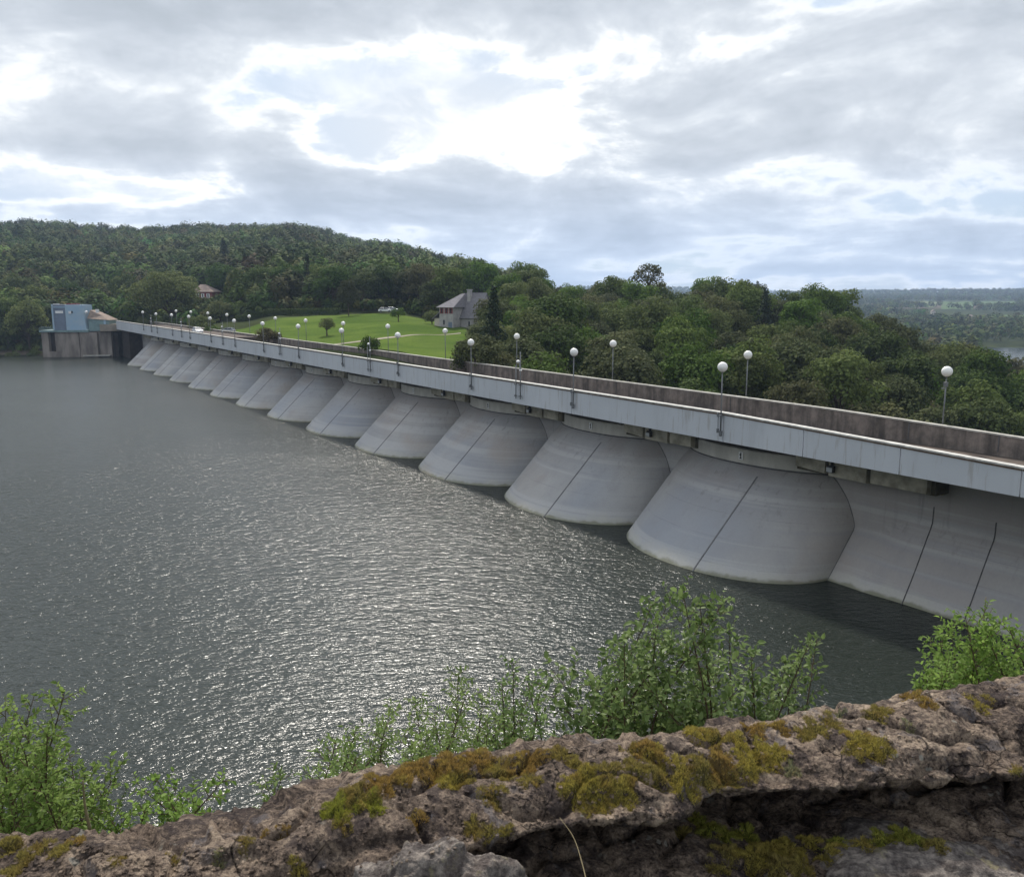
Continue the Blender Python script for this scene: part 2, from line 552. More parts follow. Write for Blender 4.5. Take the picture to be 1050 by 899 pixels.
    c = e.mix(e.m('MULTIPLY', speck, 0.65), c, (0.50, 0.42, 0.37))
    pit = e.smooth(e.m('ADD', c1, e.m('MULTIPLY', b, 0.4)), 0.66, 0.56)
    c = e.mix(e.m('MULTIPLY', pit, 0.85), c, (0.020, 0.016, 0.015))
    wq = e.n('ShaderNodeVectorMath', {0: P, 1: e.n('ShaderNodeVectorMath', {0: e.n('ShaderNodeTexNoise', {'Vector': P, 'Scale': 5.0, 'Detail': 4}).outputs['Color'], 'Scale': 0.22}, operation='SCALE').outputs[0]}, operation='ADD').outputs[0]
    crk = e.n('ShaderNodeTexVoronoi', {'Vector': e.map(wq, (1, 1, 2.2)), 'Scale': 4.2}, feature='DISTANCE_TO_EDGE').outputs['Distance']
    crack = e.m('MULTIPLY', e.smooth(crk, 0.022, 0.002), e.smooth(e.noise(P, 2.6, 4), 0.50, 0.62))
    c = e.mix(e.m('MULTIPLY', crack, 0.7), c, (0.018, 0.014, 0.013))
    lic = e.n('ShaderNodeTexVoronoi', {'Vector': wq, 'Scale': 15.0}).outputs['Distance']
    lich = e.m('MULTIPLY', e.smooth(lic, 0.20, 0.14), e.smooth(e.noise(P, 4.0, 3), 0.50, 0.58))
    c = e.mix(e.m('MULTIPLY', lich, 0.65), c, (0.40, 0.39, 0.34))
    p = principled(e, Base_Color=c, Roughness=0.95)
    e.put(p.inputs['Specular IOR Level'], 0.15)
    hh = e.m('ADD', e.m('MULTIPLY', b, 1.2), e.m('ADD', e.m('MULTIPLY', c1, 0.7), e.m('SUBTRACT', e.m('MULTIPLY', vor, 0.35), e.m('MULTIPLY', crack, 1.2))))
    e.put(p.inputs['Normal'], e.bump(hh, 1.0, 0.03))
    finish(e, p)
    M['rock'] = m
    m, e = new_mat('grey_rock')
    P = pos(e)
    a = e.noise(P, 5, 8, 0.65)
    b = e.noise(P, 40, 7, 0.7)
    c = e.ramp(e.m('ADD', e.m('MULTIPLY', a, 0.5), e.m('MULTIPLY', b, 0.5)),
               [(0.38, (0.045, 0.036, 0.034)), (0.46, (0.11, 0.092, 0.085)), (0.53, (0.215, 0.185, 0.165)), (0.62, (0.40, 0.345, 0.30))])
    dk = e.smooth(e.noise(P, 8, 9, 0.72, 0.7), 0.52, 0.60)
    c = e.mix(e.m('MULTIPLY', dk, 0.7), c, (0.075, 0.055, 0.05))
    ye = e.smooth(e.noise(e.map(P, loc=(4, 1, 2)), 9, 7, 0.7), 0.58, 0.66)
    c = e.mix(e.m('MULTIPLY', ye, 0.5), c, (0.34, 0.30, 0.15))
    p = principled(e, Base_Color=c, Roughness=0.95)
    e.put(p.inputs['Normal'], e.bump(e.m('ADD', b, a), 1.0, 0.03))
    finish(e, p)
    M['greyrock'] = m
    m, e = new_mat('moss')
    t = e.n('ShaderNodeAttribute', attribute_name='tint').outputs['Color']
    geo = e.n('ShaderNodeNewGeometry').outputs['Random Per Island']
    c = e.mix(geo, t, e.mix(1.0, t, (0.55, 0.55, 0.5), 'MULTIPLY'))
    p = principled(e, Base_Color=c, Roughness=0.9)
    tr = e.n('ShaderNodeBsdfTranslucent', {'Color': c})
    mx = e.n('ShaderNodeMixShader', {0: 0.3})
    e.t.links.new(p.outputs[0], mx.inputs[1])
    e.t.links.new(tr.outputs[0], mx.inputs[2])
    finish(e, mx)
    M['moss'] = m


WAVE = 0.78
make_materials()


# ------------------------------------------------------------------ sky, sun, haze
SUN_AZ, SUN_EL = rad(-8), rad(51)    # azimuth measured from +Y towards +X


def sky_dir(x, y):
    r = ray(x, y).normalized()
    return math.atan2(r.x, r.y), math.asin(r.z)


def make_world():
    w = bpy.data.worlds.new('World')
    SC.world = w
    w.use_nodes = True
    t = w.node_tree
    t.nodes.clear()
    e = NT(t)
    out = e.n('ShaderNodeOutputWorld')
    bg = e.n('ShaderNodeBackground', {'Strength': 0.1})
    t.links.new(bg.outputs[0], out.inputs[0])
    sky = e.n('ShaderNodeTexSky')
    sky.sky_type = 'NISHITA'
    sky.sun_disc = False
    sky.sun_elevation = SUN_EL
    sky.sun_rotation = SUN_AZ
    sky.air_density = 1.0
    sky.dust_density = 1.5
    g = e.n('ShaderNodeTexCoord').outputs['Generated']
    s = e.n('ShaderNodeSeparateXYZ', {0: g})
    az = e.m('ARCTAN2', s.outputs[0], s.outputs[1])
    el = e.m('ARCSINE', s.outputs[2])
    # cloud-plane coordinates: cells shrink and flatten towards the horizon
    den = e.m('ADD', e.m('MAXIMUM', s.outputs[2], 0.0), 0.10)
    cp = e.n('ShaderNodeCombineXYZ', {0: e.m('DIVIDE', s.outputs[0], den), 1: e.m('DIVIDE', s.outputs[1], den), 2: 0.0}).outputs[0]
    ap = e.n('ShaderNodeCombineXYZ', {0: az, 1: e.m('MULTIPLY', el, 2.0), 2: 0.37}).outputs[0]
    n_big = e.noise(e.map(cp, loc=(3.1, 1.7, 0)), 0.62, 5, 0.5, 0.4)
    n_mid = e.noise(e.map(ap, loc=(1.3, 0.2, 0)), 5.0, 9, 0.56, 0.7)
    n_puff = e.noise(e.map(ap, loc=(4.3, 2.2, 0)), 10.0, 10, 0.60, 0.4)
    n_fine = e.noise(e.map(ap, loc=(2.0, 5.2, 0)), 26.0, 8, 0.6, 0.2)

    def gauss(x, y, sx, sy, rot=0.0):
        a0, e0 = sky_dir(x, y)
        ka, ke = 1.0 / (sx / 882.0), 1.0 / (sy / 882.0)
        da = e.m('SUBTRACT', az, a0)
        de = e.m('SUBTRACT', el, e0)
        if rot:
            c, si = math.cos(rot), math.sin(rot)
            da, de = (e.m('ADD', e.m('MULTIPLY', da, c), e.m('MULTIPLY', de, si)),
                      e.m('SUBTRACT', e.m('MULTIPLY', de, c), e.m('MULTIPLY', da, si)))
        q = e.m('ADD', e.m('POWER', e.m('ABSOLUTE', e.m('MULTIPLY', da, ka)), 2.0), e.m('POWER', e.m('ABSOLUTE', e.m('MULTIPLY', de, ke)), 2.0))
        return e.m('POWER', 2.71828, e.m('MULTIPLY', q, -1.0))

    def total(lst):
        acc = None
        for amp, g_ in lst:
            v = e.m('MULTIPLY', g_, amp)
            acc = v if acc is None else e.m('ADD', acc, v)
        return acc
    # thin, back-lit parts of the cloud field (positive) and thick grey parts (negative)
    lay = total([(0.62, gauss(450, 112, 90, 46)), (0.30, gauss(345, 85, 70, 30)), (0.34, gauss(545, 135, 70, 40)), (0.36, gauss(500, 175, 90, 22)),
                 (0.50, gauss(232, 138, 26, 44, rad(-38))), (0.34, gauss(45, 190, 95, 18)), (0.26, gauss(205, 192, 70, 17)), (0.30, gauss(320, 160, 40, 26)),
                 (0.28, gauss(20, 85, 45, 26)), (0.16, gauss(690, 60, 110, 40)), (0.20, gauss(650, 178, 130, 12)), (0.22, gauss(930, 205, 110, 13)),
                 (0.45, gauss(870, 290, 240, 11)), (0.30, gauss(640, 272, 110, 10)), (0.2, gauss(560, 245, 60, 8)), (0.18, gauss(960, 60, 90, 40)),
                 (-0.40, gauss(200, 22, 300, 36)), (-0.44, gauss(560, 4, 260, 28)), (-0.40, gauss(120, 128, 100, 30)), (-0.30, gauss(300, 122, 40, 26)),
                 (-0.16, gauss(800, 130, 120, 26)), (-0.34, gauss(400, 214, 190, 17)), (-0.2, gauss(250, 222, 200, 8)), (-0.2, gauss(720, 215, 120, 18)), (-0.18, gauss(1000, 160, 90, 30)), (-0.2, gauss(900, 245, 130, 13)), (-0.12, gauss(760, 20, 200, 30))])
    near_sun = total([(1.05, gauss(455, 122, 165, 68)), (0.75, gauss(150, 188, 200, 30)), (0.6, gauss(880, 292, 330, 16)), (0.35, gauss(650, 175, 260, 40)), (0.35, gauss(20, 90, 80, 40)), (0.35, gauss(690, 60, 160, 60))])
    near_sun = e.m('MINIMUM', near_sun, 1.0)
    n_cp = e.noise(e.map(cp, loc=(7.1, 3.7, 0.4)), 0.70, 10, 0.54, 0.3)
    dens = e.m('ADD', 0.54, e.m('MULTIPLY', lay, -0.42))
    dens = e.m('ADD', dens, e.m('MULTIPLY', e.m('SUBTRACT', n_cp, 0.5), 1.15))
    dens = e.m('ADD', dens, e.m('MULTIPLY', e.m('SUBTRACT', n_mid, 0.5), 0.95))
    dens = e.m('ADD', dens, e.m('MULTIPLY', e.m('SUBTRACT', n_puff, 0.5), 0.50))
    dens = e.m('ADD', dens, e.m('MULTIPLY', e.m('SUBTRACT', n_fine, 0.5), 0.22))
    thick = e.ramp(dens, [(0.40, (6.3, 6.6, 6.85)), (0.50, (5.4, 5.75, 6.15)), (0.62, (4.6, 4.95, 5.4)), (0.78, (3.85, 4.2, 4.65)), (0.95, (3.45, 3.8, 4.2))])
    blue = e.mix(0.25, (4.3, 5.0, 5.95), e.n('ShaderNodeVectorMath', {0: sky.outputs[0], 1: (4.2, 5.6, 7.6)}, operation='MINIMUM').outputs[0])
    veil = e.mix(e.smooth(e.m('ADD', e.m('MULTIPLY', n_puff, 0.6), e.m('MULTIPLY', n_cp, 0.4)), 0.40, 0.58), (5.5, 5.9, 6.4), (7.9, 7.95, 7.9))
    thick = e.mix(e.smooth(el, 0.17, 0.04), thick, e.mix(1.0, thick, (0.90, 0.97, 1.08), 'MULTIPLY'))
    thin = e.mix(e.m('MULTIPLY', near_sun, 0.95, clamp=True), blue, veil)
    c = e.mix(e.smooth(dens, 0.33, 0.45), thin, thick)
    # silver edges where the cloud thins out
    q = e.m('DIVIDE', e.m('SUBTRACT', dens, 0.41), 0.075)
    edge = e.m('POWER', 2.71828, e.m('MULTIPLY', e.m('MULTIPLY', q, q), -1.0))
    edge = e.m('MULTIPLY', edge, e.m('ADD', 0.22, e.m('MULTIPLY', near_sun, 0.85)), clamp=True)
    c = e.mix(edge, c, (8.9, 8.85, 8.7))
    da = math.cos(SUN_EL) * math.sin(SUN_AZ), math.cos(SUN_EL) * math.cos(SUN_AZ), math.sin(SUN_EL)
    dt = e.n('ShaderNodeVectorMath', {0: g, 1: da}, operation='DOT_PRODUCT').outputs['Value']
    glow = e.m('POWER', e.m('MAXIMUM', dt, 0.0), 40.0)
    c = e.n('ShaderNodeVectorMath', {0: c, 'Scale': e.m('ADD', 1.0, e.m('MULTIPLY', glow, 0.8))}, operation='SCALE').outputs[0]
    low = e.smooth(s.outputs[2], -0.02, -0.10)
    c = e.mix(low, c, (1.2, 1.4, 1.2))
    t.links.new(c, bg.inputs[0])

    L = bpy.data.lights.new('sun', 'SUN')
    L.energy = 3.1
    L.angle = rad(5.0)
    L.color = (1.0, 0.94, 0.85)
    o = bpy.data.objects.new('sun', L)
    COL.objects.link(o)
    d = Vector(da)
    o.rotation_euler = (-d).to_track_quat('-Z', 'Y').to_euler()
    o.location = (0, 0, 300)


make_world()

# ------------------------------------------------------------------ terrain
PROF = [
    (-700, [(0, -5), (290, -5), (312, 1), (330, 4), (420, 16), (650, 48), (930, 80), (1300, 70), (7000, 60)]),
    (0,    [(0, -5), (302, -5), (314, 1), (335, 5), (420, 18), (650, 52), (900, 83), (1300, 70), (7000, 60)]),
    (114,  [(0, -5), (304, -5), (314, 2), (335, 6), (420, 15), (650, 50), (900, 78), (1300, 66), (7000, 50)]),
    (150,  [(0, 6), (270, 9), (300, 10.3), (340, 11), (420, 16), (650, 48), (900, 77), (1300, 70), (7000, 50)]),
    (240,  [(0, 8), (200, 11), (240, 11.5), (320, 14), (420, 22), (650, 50), (900, 78), (1300, 70), (7000, 50)]),
    (290,  [(0, 8), (172, 11), (260, 15), (310, 17), (420, 27), (650, 52), (900, 78), (1300, 70), (7000, 50)]),
    (400,  [(0, 6), (118, 9), (150, 11.5), (245, 15.6), (300, 17), (420, 26), (650, 45), (900, 59), (1300, 54), (7000, 45)]),
    (470,  [(0, 4), (105, 7), (130, 10.5), (230, 14), (300, 15), (450, 24), (650, 36), (900, 40), (1300, 38), (7000, 40)]),
    (520,  [(0, -4), (95, -4), (150, 5), (230, 12), (350, 17), (600, 20), (900, 31), (1200, 28), (4500, 42), (7000, 20)]),
    (600,  [(0, -9), (85, -9), (150, 1), (220, 8), (310, 13), (450, 4), (900, -4), (2500, 8), (4600, 62), (7000, 20)]),
    (700,  [(0, -12), (75, -12), (130, -4), (200, 5), (290, 11), (420, 0), (900, -22), (2500, 0), (4600, 48), (7000, 20)]),
    (780,  [(0, -14), (68, -14), (120, -6), (200, 6), (260, 11), (390, -3), (850, -26), (2300, -6), (4500, 36), (7000, 15)]),
    (850,  [(0, -15), (62, -15), (110, -8), (180, 2), (240, 8.5), (360, -8), (800, -27), (2000, -8), (3000, 10), (4200, 34), (7000, 10)]),
    (900,  [(0, -16), (60, -16), (110, -11), (180, -2), (230, 2.5), (350, -14), (700, -28), (1100, -22), (1800, -8), (2500, 4), (3300, 22), (3900, 35), (7000, 10)]),
    (950,  [(0, -18), (56, -18), (100, -14), (160, -6), (215, -2), (320, -18), (600, -26), (880, -25), (930, -24), (1400, -17), (2200, 1), (2700, 10), (3300, 23), (3800, 33), (7000, 10)]),
    (1003, [(0, -18), (54, -18), (100, -14), (160, -7), (215, -5), (300, -19), (500, -27), (820, -26), (920, -24), (1400, -17), (2200, 1), (2700, 10), (3300, 23), (3800, 33), (7000, 10)]),
    (1014, [(0, -18), (54, -18), (100, -14), (160, -7), (215, -5.5), (300, -20), (500, -32), (820, -32), (850, -27), (1400, -17), (2200, 1), (2700, 10), (3300, 23), (3800, 33), (7000, 10)]),
    (1060, [(0, -18), (52, -18), (100, -15), (160, -9), (215, -8), (300, -22), (500, -32), (820, -32), (850, -27), (1400, -17), (2200, 1), (2700, 10), (3300, 23), (3800, 33), (7000, 10)]),
    (1600, [(0, -18), (52, -18), (100, -15), (160, -10), (215, -9), (300, -22), (500, -32), (820, -32), (860, -27), (1400, -17), (2200, 1), (2700, 10), (3300, 23), (3800, 33), (7000, 10)]),
]


def terrain_h(X, Y, smooth_noise=True):
    r = math.hypot(X, Y)
    if Y > 1e-3:
        xp = CX + 882.1 * X / Y
        Zd = Y
    else:
        xp = 1e9 if X > 0 else -1e9
        Zd = r
    if xp < -700 or xp > 1600 or Y <= 1e-3:
        Zd = max(Y, r * 0.6)
    xp = min(max(xp, -700), 1600)
    z = 0.0
    for (x0, p0), (x1, p1) in zip(PROF, PROF[1:]):
        if xp <= x1:
            k = (xp - x0) / (x1 - x0)
            k = k * k * (3 - 2 * k)
            z = lerp_tab(p0, Zd) * (1 - k) + lerp_tab(p1, Zd) * k
            break
    s = (X * UX + Y * UY) / Q
    t = (X * NX + Y * NY) / Q
    if t > -74 and s < 410 and xp > 112:            # reservoir side of the dam
        z = -5.0
    if smooth_noise and z > -4.5:
        if r > 2400:
            z += (r - 2400) / 1500 * 17 * noise.noise(Vector((X * 0.0016, 0.7, Y * 0.0004)))
        a = min(1.0, r / 700.0)
        z += a * 5.0 * noise.noise(Vector((X * 0.006, Y * 0.006, 3.3))) + min(1, r / 150) * 0.7 * noise.noise(Vector((X * 0.05, Y * 0.05, 1.3)))
    # the bluff the photographer stands on, joined to the dam's near end
    re = math.hypot(X, max(Y, 0.0))
    bank = 19.6 if re < 1.2 else (17.7 if 2.0 < re < 3.4 else (17.7 - (re - 3.4) * 1.5 if re >= 3.4 else 19.6 - (re - 1.2) * 2.375))
    if Y < 25:
        bank = max(bank, 19.6 - 1.5 * max(0.0, Y - 0.2 + max(0.0, 6 - abs(X))) - 0.02 * max(0.0, abs(X) - 30))
    if s < 12 and t > -80 and X > 20:
        bank = max(bank, 11.0 - max(0.0, (t + 66)) * 0.9)
    if Y < -300:
        bank = max(bank, 15.0)
    return max(z, max(bank, -5.0)) if bank > -5 else z


def terrain_s(X, Y):
    return terrain_h(X, Y)


def build_terrain():
    phis = []
    a = -180.0
    while a < 180.0:
        phis.append(a)
        a += 0.45 if -48 <= a < 48 else 4.0
    rs = [0.0, 1.5, 2.5, 3.4, 4.2, 5, 6, 7.5, 9, 11, 13, 15, 17, 19, 22, 26, 30]
    r = 34.0
    while r < 7400:
        rs.append(r)
        r *= 1.028 if r < 1200 else 1.06
    rows = []
    for r in rs:
        row = []
        for p in phis + [phis[0]]:
            X, Y = r * math.sin(rad(p)), r * math.cos(rad(p))
            row.append((X, Y, terrain_h(X, Y)))
        rows.append(row)
    mb = MB()
    mb.grid(rows)
    o = mb.build('ground', M['ground'], smooth=True)
    tag(o, kind='structure')
    return o


build_terrain()

# reservoir: bounded by the dam line so that it does not show downstream
mb = MB()
# fine enough polygon: from far right-near end along dam to its far end, then the far-left shore
pl = [D(-60, -72.5, 0), D(412, -72.5, 0), Vector((-150, 335, 0)), Vector((-420, 345, 0)), Vector((-700, 250, 0)), Vector((-700, -60, 0)), Vector((20, -60, 0))]
mb.add([(p.x, p.y, 0.0) for p in pl], [tuple(range(len(pl)))])
tag(mb.build('water', M['water']), kind='structure')
mb = MB()
mb.add([(240, 430, -28.6), (1500, 430, -28.6), (1500, 900, -28.6), (240, 900, -28.6)], [(0, 1, 2, 3)])
tag(mb.build('lake', M['farlake']), kind='structure')


def ground_sheet(name, mat, xs, zs_of_x, nz, off, kind='structure'):
    rows = []
    for x in xs:
        z0, z1 = zs_of_x(x)
        row = []
        for i in range(nz + 1):
            Z = z0 + (z1 - z0) * i / nz
            X = (x - CX) / 882.1 * Z
            row.append((X, Z, terrain_h(X, Z) + off))
        rows.append(row)
    mb = MB()
    mb.grid(rows)
    o = mb.build(name, mat, smooth=True)
    tag(o, kind=kind)
    return o


def dam_depth(x, t):                   # forward depth at which the vertical plane through pixel column x meets dam line t
    a = (x - CX) / 882.1
    # X = a Z ; X*NX + Z*NY = t*Q
    return t * Q / (a * NX + NY)


ground_sheet('lawn', M['lawn'], [232 + 6 * i for i in range(42)], lambda x: (dam_depth(x, -84), lerp_tab([(232, 255), (290, 268), (330, 272), (400, 262), (440, 250), (480, 226)], x)), 40, 0.10)
ground_sheet('path', M['path'], [332 + 4 * i for i in range(36)], lambda x: (lerp_tab([(332, 178), (370, 182), (410, 186), (440, 196), (480, 205)], x) - 1.3, lerp_tab([(332, 178), (370, 182), (410, 186), (440, 196), (480, 205)], x) + 1.3), 3, 0.16)
for nm, x0, x1, z0, z1, mt in [('pasture', 926, 961, 2000, 2500, 'pale_field'), ('pasture', 966, 999, 1850, 2450, 'pasture'),
                               ('pasture', 1005, 1043, 1900, 2560, 'pasture'), ('pasture', 884, 900, 2700, 2900, 'pasture'), ('pasture', 1049, 1110, 2100, 2500, 'pasture'), ('pasture', 905, 919, 2300, 2700, 'pale_field'), ('pasture', 880, 912, 1850, 2000, 'pasture'), ('pasture', 936, 958, 1330, 1420, 'pale_field'), ('pasture', 1030, 1062, 1240, 1330, 'pasture'), ('pale_field', 968, 1012, 1300, 1420, 'pale_field'), ('pale_field', 1014, 1060, 1480, 1560, 'pasture')]:
    n = 8
    ground_sheet(nm, M[mt], [x0 + (x1 - x0) * i / n for i in range(n + 1)], lambda x: (z0 + 20 * math.sin(x * .4), z1 + 25 * math.sin(x * .3)), 8, 1.2)

# ------------------------------------------------------------------ the dam
def deck_dz(s):                        # the crest line climbs a little to the far end and dips at the near end
    return lerp_tab([(-20, -1.2), (30, -0.75), (44, -0.35), (58, 0.0), (415, 1.0)], s)


dam = empty('dam', D(180, -75, 0), 0, world=True)
tag(dam, 'long grey concrete multiple-arch dam with a white girder along its roadway', 'dam')
SC0, PITCHD, NARCH = 60.3, 25.0, 13
RA, RISE = 13.18, 9.0


def arch_pt(sc, a, z, up=0.0):
    # a in -1..1 across the vault; superelliptic section, springing at the wall foot
    w = 12.5 + up
    x = math.copysign(abs(math.sin(a * math.pi / 2)) ** 0.92, a)
    y = (1 - min(1.0, abs(x)) ** 2.2) ** (1 / 2.0)
    return sc + w * x, t_crest(z) - RISE + (RISE + up) * y


def t_crest(z):
    return -59.0 - 1.05 * z


ZBAND = 9.3
th_m = math.asin(12.5 / RA)
for k in range(NARCH):
    sc = SC0 + PITCHD * k
    rows = []
    for j in range(14):
        z = -4.0 + (ZBAND + 4.0) * j / 13
        rows.append([D(*arch_pt(sc, -1 + 2 * i / 64, z), z) for i in range(65)])
    mb = MB()
    mb.grid(rows)
    arch = mb.build('arch_vault', M['vault'], dam, smooth=True)
    # upright crown band, a curved slab standing on the vault
    tb = t_crest(ZBAND) + 0.22
    front = [arch_pt(sc, -0.62 + 1.24 * i / 30, ZBAND) for i in range(31)]
    front = [(s_, t_ + 0.22) for s_, t_ in front]
    mb = MB()
    mb.grid([[D(s, t, ZBAND + 0.05) for s, t in front], [D(s, t, ZBAND + 1.45) for s, t in front],
             [D(s, t - 0.1, ZBAND + 1.55) for s, t in front], [D(s, -74.5, ZBAND + 1.55) for s, t in front]])
    mb.grid([[D(s, t - 0.5, ZBAND + 0.02) for s, t in front], [D(s, t, ZBAND + 0.05) for s, t in front]])
    mb.build('crown_band', M['band'], arch)
    mb = MB()
    mb.grid([[D(s, t + 0.03, ZBAND - 0.10) for s, t in front], [D(s, t + 0.03, ZBAND + 0.06) for s, t in front]])
    mb.build('band_dark_line', M['joint'], arch)  # thin dark strip along the band's lower edge
    # construction joint running down the vault
    a = -0.155
    mb = MB()
    def jp(z, da, up):
        p_ = arch_pt(sc, a + da, z)
        return D(p_[0], p_[1] + up, z + up * 0.6)
    zs = [-1 + 9.4 * i / 12 for i in range(13)]
    mb.grid([[jp(z, -0.0042, 0.0) for z in zs], [jp(z, -0.003, 0.04) for z in zs], [jp(z, 0.003, 0.04) for z in zs], [jp(z, 0.0042, 0.0) for z in zs]])
    mb.build('vault_joint', M['joint_light'], arch)
    # small number plate on the band
    sp = sc - 0.75
    tt = tb + 0.04
    mb = MB()
    mb.dbox(sp - 0.30, sp + 0.30, tt, tt + 0.04, ZBAND + 0.42, ZBAND + 1.25)
    pl_ = mb.build('number_plate', M['white'], arch)
    mb = MB()
    mb.dbox(sp - 0.06, sp + 0.06, tt + 0.05, tt + 0.07, ZBAND + 0.52, ZBAND + 1.15)
    mb.dbox(sp + 0.06, sp + 0.15, tt + 0.05, tt + 0.07, ZBAND + 0.86, ZBAND + 1.02)
    mb.dbox(sp - 0.14, sp + 0.14, tt + 0.05, tt + 0.07, ZBAND + 0.52, ZBAND + 0.62)
    bl_ = mb.build('numeral', M['black'], arch)

# upright wall behind the vaults, splayed at its foot
KT = -71.7


def wall_t(z, s=40.0):
    k = min(1.0, max(0.0, (s - 41.0) / 5.0))
    k = k * k * (3 - 2 * k)
    KZ, KS = 6.6 + (4.5 - 6.6) * k, 0.575 + (0.86 - 0.575) * k
    if z >= KZ + 0.25:
        return KT
    if z >= KZ - 0.25:
        d = (KZ + 0.25 - z) / 0.5
        return KT + KS * 0.25 * d * d
    return KT + KS * (KZ - z)


zs = [-4, -2, 0, 2, 3, 4, 4.25, 4.35, 4.5, 4.65, 4.75, 5, 5.5, 6, 6.35, 6.45, 6.6, 6.75, 6.85, 8, 9.5, 12.4]
mb = MB()
ss = [-40, -10, 0, 10, 20, 30, 36, 40, 41, 42, 43, 44, 45, 46, 47.8] + [47.8 + 25 * k for k in range(1, 14)] + [378, 398]
mb.grid([[D(s, wall_t(z, s), z) for z in zs] for s in ss])
wall = mb.build('upstream_wall', M['vault'], dam, smooth=False)
# dark seal where each vault meets the wall beside it
for k in range(NARCH):
    sc = SC0 + PITCHD * k
    path = []
    for i in range(26):
        z = -0.5 + 10.0 * i / 25
        best = min((abs(arch_pt(sc, -q / 200, z)[1] - wall_t(z, arch_pt(sc, -q / 200, z)[0])), q) for q in range(60, 200))
        s_, t_ = arch_pt(sc, -best[1] / 200, z)
        path.append(D(s_, t_ + 0.02, z))
    mb = MB()
    mb.tube(path, 0.05 * Q, 6)
    mb.build('valley_seal', M['joint_light'], dam, smooth=True)
for sj, ztop in [(40.2, 8.2), (34.8, 8.0), (26, 8.2), (16, 8.2)]:
    mb = MB()
    zz = [-1 + (ztop + 1) * i / 24 for i in range(25)]
    wv = lambda z: 0.02 * math.sin(z * 0.9 + sj)
    mb.grid([[D(sj - 0.04 + wv(z), wall_t(z) + 0.005, z) for z in zz], [D(sj - 0.03 + wv(z), wall_t(z) + 0.06, z + 0.02) for z in zz], [D(sj + 0.03 + wv(z), wall_t(z) + 0.06, z + 0.02) for z in zz], [D(sj + 0.04 + wv(z), wall_t(z) + 0.005, z) for z in zz]])
    mb.build('wall_joint', M['joint'], wall)

# bearing beams between the bands
for k in range(NARCH + 1):
    sg = 47.8 + 25 * k
    xs = [(-5.6, -2.2), (-1.8, 2.0), (2.4, 5.8)]
    if k == 0:
        xs = [(-8.4, -3.0), (-2.6, 1.4), (1.8, 5.2)]
    for i, (a, b) in enumerate(xs):
        mb = MB()
        z0 = 9.75 + 0.15 * (i == 2) + (0.1 if i == 0 else 0)
        mb.hexa([D(sg + a, -71.9, z0 - 0.5), D(sg + a, -68.9, z0), D(sg + b, -68.9, z0 + (0.25 if i == 2 else 0)), D(sg + b, -71.9, z0 - 0.5),
                 D(sg + a, -71.9, 12.2), D(sg + a, -68.9, 12.2), D(sg + b, -68.9, 12.2), D(sg + b, -71.9, 12.2)])
        mb.build('bearing_beam', M['beam'], dam, bevel=0.05)
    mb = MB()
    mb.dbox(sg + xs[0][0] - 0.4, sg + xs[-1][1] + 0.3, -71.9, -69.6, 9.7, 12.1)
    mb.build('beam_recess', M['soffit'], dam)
# deck, road, girder, parapet (pieces follow the crest line)
sl = [-40, 0, 15, 29.8, 39.3, 48.8] + [58.4 + 25 * k for k in range(13)] + [378, 396, 415]


def strip(section, s_list, name, mat, parent, dz=True, gap=0.0):
    """section: closed ring of (t, z, follow) points swept along the dam"""
    mb = MB()
    rings = []
    for s in s_list:
        rings.append([D(s, t, z + (deck_dz(s) * fw if dz else 0)) for t, z, fw in section])
    mb.loft(rings)
    return mb.build(name, mat, parent)


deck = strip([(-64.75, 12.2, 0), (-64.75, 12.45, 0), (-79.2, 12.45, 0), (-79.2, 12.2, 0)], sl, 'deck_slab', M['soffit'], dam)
strip([(-65.0, 12.46, 0), (-65.0, 12.56, .6), (-77.95, 12.56, .6), (-77.95, 12.46, 0)], sl, 'roadway', M['road'], dam)
mb = MB()
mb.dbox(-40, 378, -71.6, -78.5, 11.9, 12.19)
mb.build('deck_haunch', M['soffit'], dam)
ZG = 15.0
for a, b in zip(sl, sl[1:]):
    g_ = 0.05
    p_ = strip([(-64.4, 12.15, 0), (-64.4, ZG, 1), (-64.65, ZG, 1), (-64.65, 12.15, 0)], [a + g_, b - g_], 'girder_panel', M['girder'], dam)
    strip([(-64.36, ZG - 0.16, 1), (-64.36, ZG - 0.03, 1), (-64.39, ZG - 0.03, 1), (-64.39, ZG - 0.16, 1)], [a + g_, b - g_], 'rust_strip', M['rust_strip'], p_)
    strip([(-64.25, ZG + 0.005, 1), (-64.25, ZG + 0.14, 1), (-64.95, ZG + 0.14, 1), (-64.95, ZG + 0.005, 1)], [a, b], 'cap_rail', M['rail'], p_)
ssl = [s for s in range(-40, 381, 12)] + [392, 404, 415]
par = strip([(-78.0, 12.46, 0), (-78.0, 14.72, .8), (-78.4, 14.72, .8), (-78.4, 12.46, 0)], ssl, 'parapet', M['parapet'], dam)
strip([(-77.93, 14.724, .8), (-77.93, 14.86, .8), (-78.47, 14.86, .8), (-78.47, 14.724, .8)], ssl, 'coping', M['coping'], par)
jr = random.Random(2)
sj = -20.0
while sj < 370:
    sj += jr.uniform(7, 26)
    mb = MB()
    mb.dbox(sj, sj + 0.09, -77.985, -77.95, 12.8, 14.7 + deck_dz(sj) * 0.8)
    mb.build('parapet_joint', M['joint'], par)
# downstream buttresses, mostly out of sight below the road
for k in range(NARCH + 1):
    sg = 47.8 + 25 * k
    mb = MB()
    mb.hexa([D(sg - 1.2, -72, -14), D(sg - 1.2, -96, -14), D(sg + 1.2, -96, -14), D(sg + 1.2, -72, -14),
             D(sg - 1.2, -72, 12.15), D(sg - 1.2, -79, 12.15), D(sg + 1.2, -79, 12.15), D(sg + 1.2, -72, 12.15)])
    mb.build('buttress', M['beam'], dam)
